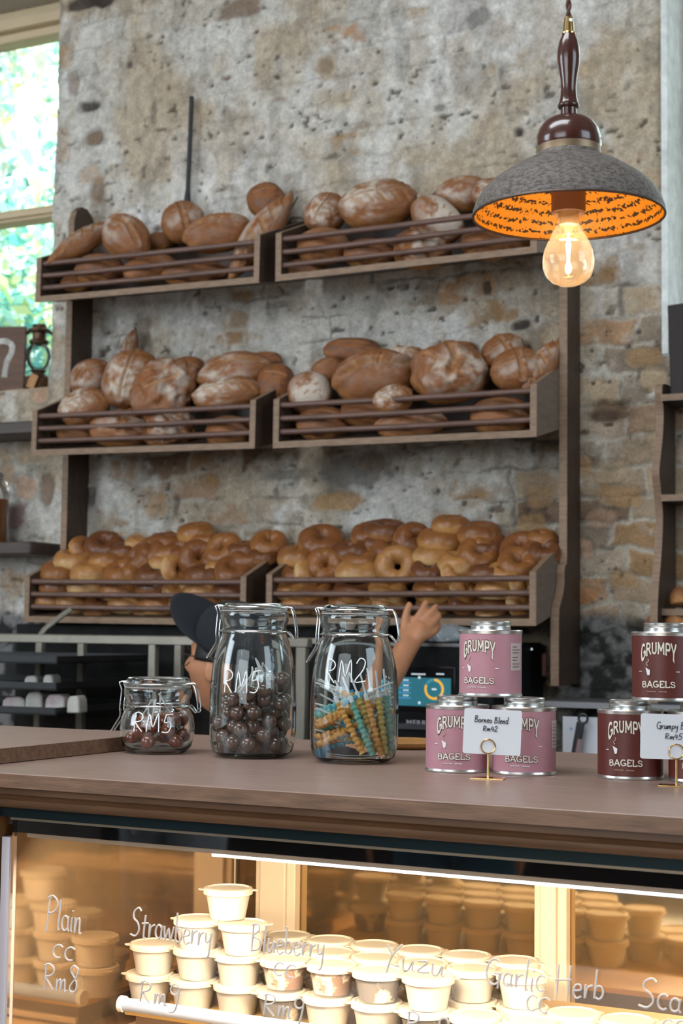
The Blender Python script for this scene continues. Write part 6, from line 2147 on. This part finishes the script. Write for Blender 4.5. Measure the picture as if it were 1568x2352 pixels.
face_dir = math.atan2(.10, -.99)
HM = Matrix.Translation(HC) @ Matrix.Rotation(face_dir, 4, 'Z') @ Matrix.Rotation(-.10, 4, 'Y')
bodym = MB().add(bv, bf)
hv, hf = head_mesh()
bodym.add([Vector(p) for p in hv], hf, HM)
for sg in (-1, 1):   # ears
    e = MB()
    e.ball((0, 0, 0), 1, 16, 12, (.020, .007, .031))
    bodym.add([Vector(p) for p in e.v], e.f, HM @ Matrix.Translation((-.008, .071 * sg, -.012)) @ Matrix.Rotation(.35 * sg, 4, 'Z') @ Matrix.Rotation(-.15, 4, 'Y'))
person = bodym.build('person', M_SKIN, smooth=80)
rm = person.modifiers.new('remesh', 'REMESH')
rm.mode = 'VOXEL'
rm.voxel_size = .0042
rm.use_smooth_shade = True
sm_ = person.modifiers.new('soft', 'SMOOTH')
sm_.factor, sm_.iterations = .5, 3
tag(person, 'person in black cap, glasses and black shirt reaching up to the bagel bin', 'person')
# shirt, trousers and shoes follow the body
def offset_skin(keep, grow):
    nd = {}
    for n in keep:
        p, r, par = N_[n]
        r2 = tuple(a + grow for a in r) if isinstance(r, tuple) else r + grow
        nd[n] = (p, r2, par if par in keep else None)
    return nd
M_SHIRT = mat('black_cotton', (.016, .016, .018), .85, noise=.2, nscale=30, bump=.3, bscale=60)
nd = offset_skin(['pelvis', 'waist', 'chest', 'neck0', 'shR', 'shL'], .013)
nd['slR'] = (N_['shR'][0].lerp(N_['elR'][0], .62), .060, 'shR')
nd['slL'] = (N_['shL'][0].lerp(N_['elL'][0], .62), .060, 'shL')
sv, sf = skin_mesh(nd)
MB().add(sv, sf).build('shirt', M_SHIRT, person, smooth=80)
nd = offset_skin(['pelvis', 'hipR', 'hipL', 'knR', 'knL', 'anR', 'anL'], .014)
tv, tf = skin_mesh(nd)
MB().add(tv, tf).build('trousers', mat('dark_denim', (.03, .035, .05), .9, noise=.2, nscale=40), person, smooth=80)
for s_ in 'RL':
    nd = {'a': (N_['an' + s_][0] + Vector((0, -.02, -.03)), .05, None), 'b': (N_['toe' + s_][0] + Vector((0, 0, .008)), (.048, .038), 'a')}
    v_, f_ = skin_mesh(nd)
    v_ = [(a, b, max(c, .001)) for a, b, c in v_]
    MB().add(v_, f_).build('shoe', M_BLACK, person, smooth=80)
# hair under the cap
nu, nv = 48, 24
hr = MB()
hv2 = []
for j in range(nv):
    p = .02 + (PI * .66) * j / (nv - 1)
    for i in range(nu):
        t = 2 * PI * i / nu
        x, y, z = math.sin(p) * math.cos(t), math.sin(p) * math.sin(t), math.cos(p)
        hv2.append((x * .1035 - .004, y * .0805, z * .123 + .002))
hf2 = []
for j in range(nv - 1):
    for i in range(nu):
        c = hv2[(j + 1) * nu + i]
        if (c[0] > .052 and c[2] < .075) or (c[2] < -.005 and c[0] > -.018):
            continue
        hf2.append((j * nu + i, (j + 1) * nu + i, (j + 1) * nu + (i + 1) % nu, j * nu + (i + 1) % nu))
hr.add(hv2, hf2, HM)
hro = hr.build('hair', mat('black_hair', (.010, .009, .009), .5, noise=.3, nscale=200, stretch=(1, 1, .1)), person, smooth=80)
so_ = hro.modifiers.new('thick', 'SOLIDIFY')
so_.thickness = .006
# cap: crown pulled down over the hair, stiff curved brim tipped up in front
M_CAP = mat('charcoal_cap_cloth', (.010, .012, .016), .9, bump=.15, bscale=300)
CM = HM @ Matrix.Translation((-.020, 0, .046)) @ Matrix.Rotation(-.36, 4, 'Y') @ Matrix.Rotation(-.34, 4, 'X')
cr = MB()
cv2, cf2 = [], []
for j in range(18):
    p = .01 + (PI * .5) * j / 17
    for i in range(nu):
        t = 2 * PI * i / nu
        x, y, z = math.sin(p) * math.cos(t), math.sin(p) * math.sin(t), max(math.cos(p), 0.0) ** .8
        cv2.append((x * .110 - .002, y * .089, z * .090))
cf2 = [(j * nu + i, (j + 1) * nu + i, (j + 1) * nu + (i + 1) % nu, j * nu + (i + 1) % nu) for j in range(17) for i in range(nu)]
cr.add(cv2, cf2, CM)
cro = cr.build('cap', M_CAP, person, smooth=80)
so_ = cro.modifiers.new('thick', 'SOLIDIFY')
so_.thickness = .003
br = MB()
bvv, n1, n2 = [], 16, 9
for a in range(n1 + 1):
    t = -1.15 + 2.3 * a / n1
    for b in range(n2 + 1):
        k = b / n2
        ext = .098 * max(math.cos(t * .95), 0.0) ** .6 * k
        x = .106 * math.cos(t) + ext
        y = .086 * math.sin(t) * (1 - .04 * k)
        bvv.append((x, y, .004 - .030 * (y / .086) ** 2 * (.3 + .7 * k) + .018 * k))
bff = [(a * (n2 + 1) + b, (a + 1) * (n2 + 1) + b, (a + 1) * (n2 + 1) + b + 1, a * (n2 + 1) + b + 1) for a in range(n1) for b in range(n2)]
br.add(bvv, bff, CM)
bro = br.build('cap_brim', M_CAP, cro, smooth=80)
so_ = bro.modifiers.new('thick', 'SOLIDIFY')
so_.thickness = .004
# thin dark glasses
gm = MB()
for sg in (-1, 1):
    gm.tube([Vector(( .103 - .012 * abs(math.cos(2 * PI * k / 24) * sg * .6 + .4) , .033 * sg + .024 * math.cos(2 * PI * k / 24), .004 + .020 * math.sin(2 * PI * k / 24))) for k in range(24)], .0014, 6, closed=True)
    gm.tube([Vector((.094, .056 * sg, .012)), Vector((.05, .0775 * sg, .012)), Vector((-.010, .0790 * sg, .010)), Vector((-.026, .0770 * sg, -.004))], .0015, 6)
gm.tube([Vector((.106, -.010, .012)), Vector((.110, 0, .015)), Vector((.106, .010, .012))], .0013, 6)
gm.v = [tuple(HM @ Vector(p)) for p in gm.v]
go = gm.build('glasses', mat('dark_glasses_frame', (.03, .018, .015), .3), person)


# ------------------------------------------------------------------ customers waiting before the counter (mirrored in the dark band of the case)
def customer(label, x, y, face, shirt_m, leg_m, skin_reach):
    K = {}
    K['pelvis'] = (Vector((0, 0, .94)), (.15, .11), None)
    K['waist'] = (Vector((0, 0, 1.10)), (.14, .10), 'pelvis')
    K['chest'] = (Vector((0, .01, 1.30)), (.165, .11), 'waist')
    K['neck'] = (Vector((0, .01, 1.46)), .058, 'chest')
    K['neck2'] = (Vector((0, .02, 1.54)), .055, 'neck')
    for s_, sx in (('R', 1), ('L', -1)):
        K['sh' + s_] = (Vector((.19 * sx, 0, 1.40)), .060, 'chest')
        K['el' + s_] = (Vector((.25 * sx, .03, 1.12)), .045, 'sh' + s_)
        w = Vector((.16 * sx, .22, .98)) if skin_reach else Vector((.24 * sx, .10, .88))
        K['wr' + s_] = (w, .030, 'el' + s_)
        d = (w - K['el' + s_][0]).normalized()
        K['pa' + s_] = (w + d * .07, (.034, .020), 'wr' + s_)
        for i, (o_, l_) in enumerate(((-.030, .062), (-.010, .074), (.010, .070), (.028, .056))):
            b = w + d * .085 + Vector((0, o_ * .4, o_))
            K['f%s%d' % (s_, i)] = (b, .0105, 'pa' + s_)
            K['g%s%d' % (s_, i)] = (b + d * l_ + Vector((-.012 * sx, 0, -.012)), .008, 'f%s%d' % (s_, i))
        K['t' + s_] = (w + d * .05 + Vector((-.02 * sx, .03, .02)), .011, 'wr' + s_)
        K['u' + s_] = (w + d * .085 + Vector((-.03 * sx, .045, .02)), .009, 't' + s_)
        K['hp' + s_] = (Vector((.095 * sx, 0, .86)), .095, 'pelvis')
        K['kn' + s_] = (Vector((.105 * sx, .02, .48)), .060, 'hp' + s_)
        K['an' + s_] = (Vector((.105 * sx, -.02, .08)), .042, 'kn' + s_)
        K['to' + s_] = (Vector((.115 * sx, .15, .035)), (.042, .028), 'an' + s_)
    T = Matrix.Translation((x, y, 0)) @ Matrix.Rotation(face, 4, 'Z')
    v_, f_ = skin_mesh(K)
    m = MB().add([Vector(p) for p in v_], f_, T)
    H = T @ Matrix.Translation((0, .03, 1.64)) @ Matrix.Rotation(PI / 2, 4, 'Z')
    m.add([Vector(p) for p in hv], hf, H)
    for sg in (-1, 1):
        e_ = MB().ball((0, 0, 0), 1, 16, 12, (.020, .007, .031))
        m.add([Vector(p) for p in e_.v], e_.f, H @ Matrix.Translation((-.008, .071 * sg, -.012)))
    o = m.build('person', M_SKIN, smooth=80)
    r_ = o.modifiers.new('remesh', 'REMESH')
    r_.mode, r_.voxel_size, r_.use_smooth_shade = 'VOXEL', .006, True
    def cloth(keep, grow, name, mm, cut=None):
        nd = {}
        for n in keep:
            p, r, par = K[n]
            nd[n] = (p, tuple(a + grow for a in r) if isinstance(r, tuple) else r + grow, par if par in keep else None)
        if cut:
            for s_ in 'RL':
                nd['sl' + s_] = (K['sh' + s_][0].lerp(K['el' + s_][0], .7), .066, 'sh' + s_)
        a, b = skin_mesh(nd)
        MB().add([Vector(p) for p in a], b, T).build(name, mm, o, smooth=80)
    cloth(['pelvis', 'waist', 'chest', 'neck', 'shR', 'shL'], .018, 'shirt', shirt_m, True)
    cloth(['pelvis', 'hpR', 'hpL', 'knR', 'knL', 'anR', 'anL'], .020, 'trousers', leg_m)
    for s_ in 'RL':
        nd = {'a': (K['an' + s_][0] + Vector((0, -.02, -.03)), .05, None), 'b': (K['to' + s_][0] + Vector((0, 0, .008)), (.05, .038), 'a')}
        a, b = skin_mesh(nd)
        MB().add([Vector((p[0], p[1], max(p[2], .001))) for p in a], b, T).build('shoe', M_BLACK, o, smooth=80)
    MB().add([Vector(p) for p in hv2], hf2, H).build('hair', MATS['black_hair'], o, smooth=80)
    return tag(o, label, 'person')


M_GREYS, M_JEANS, M_BLK = mat('grey_blue_shirt', (.30, .34, .40), .85, noise=.15, nscale=20), mat('blue_jeans', (.05, .12, .19), .85, noise=.2, nscale=30), mat('black_cloth', (.02, .02, .024), .85)
customer('person in long grey blue top mirrored in the dark band of the case', -2.78, -.95, 0.1, M_GREYS, M_GREYS, True)
customer('person in blue jeans mirrored in the dark band of the case', -1.82, -1.0, -.1, M_BLK, M_JEANS, False)
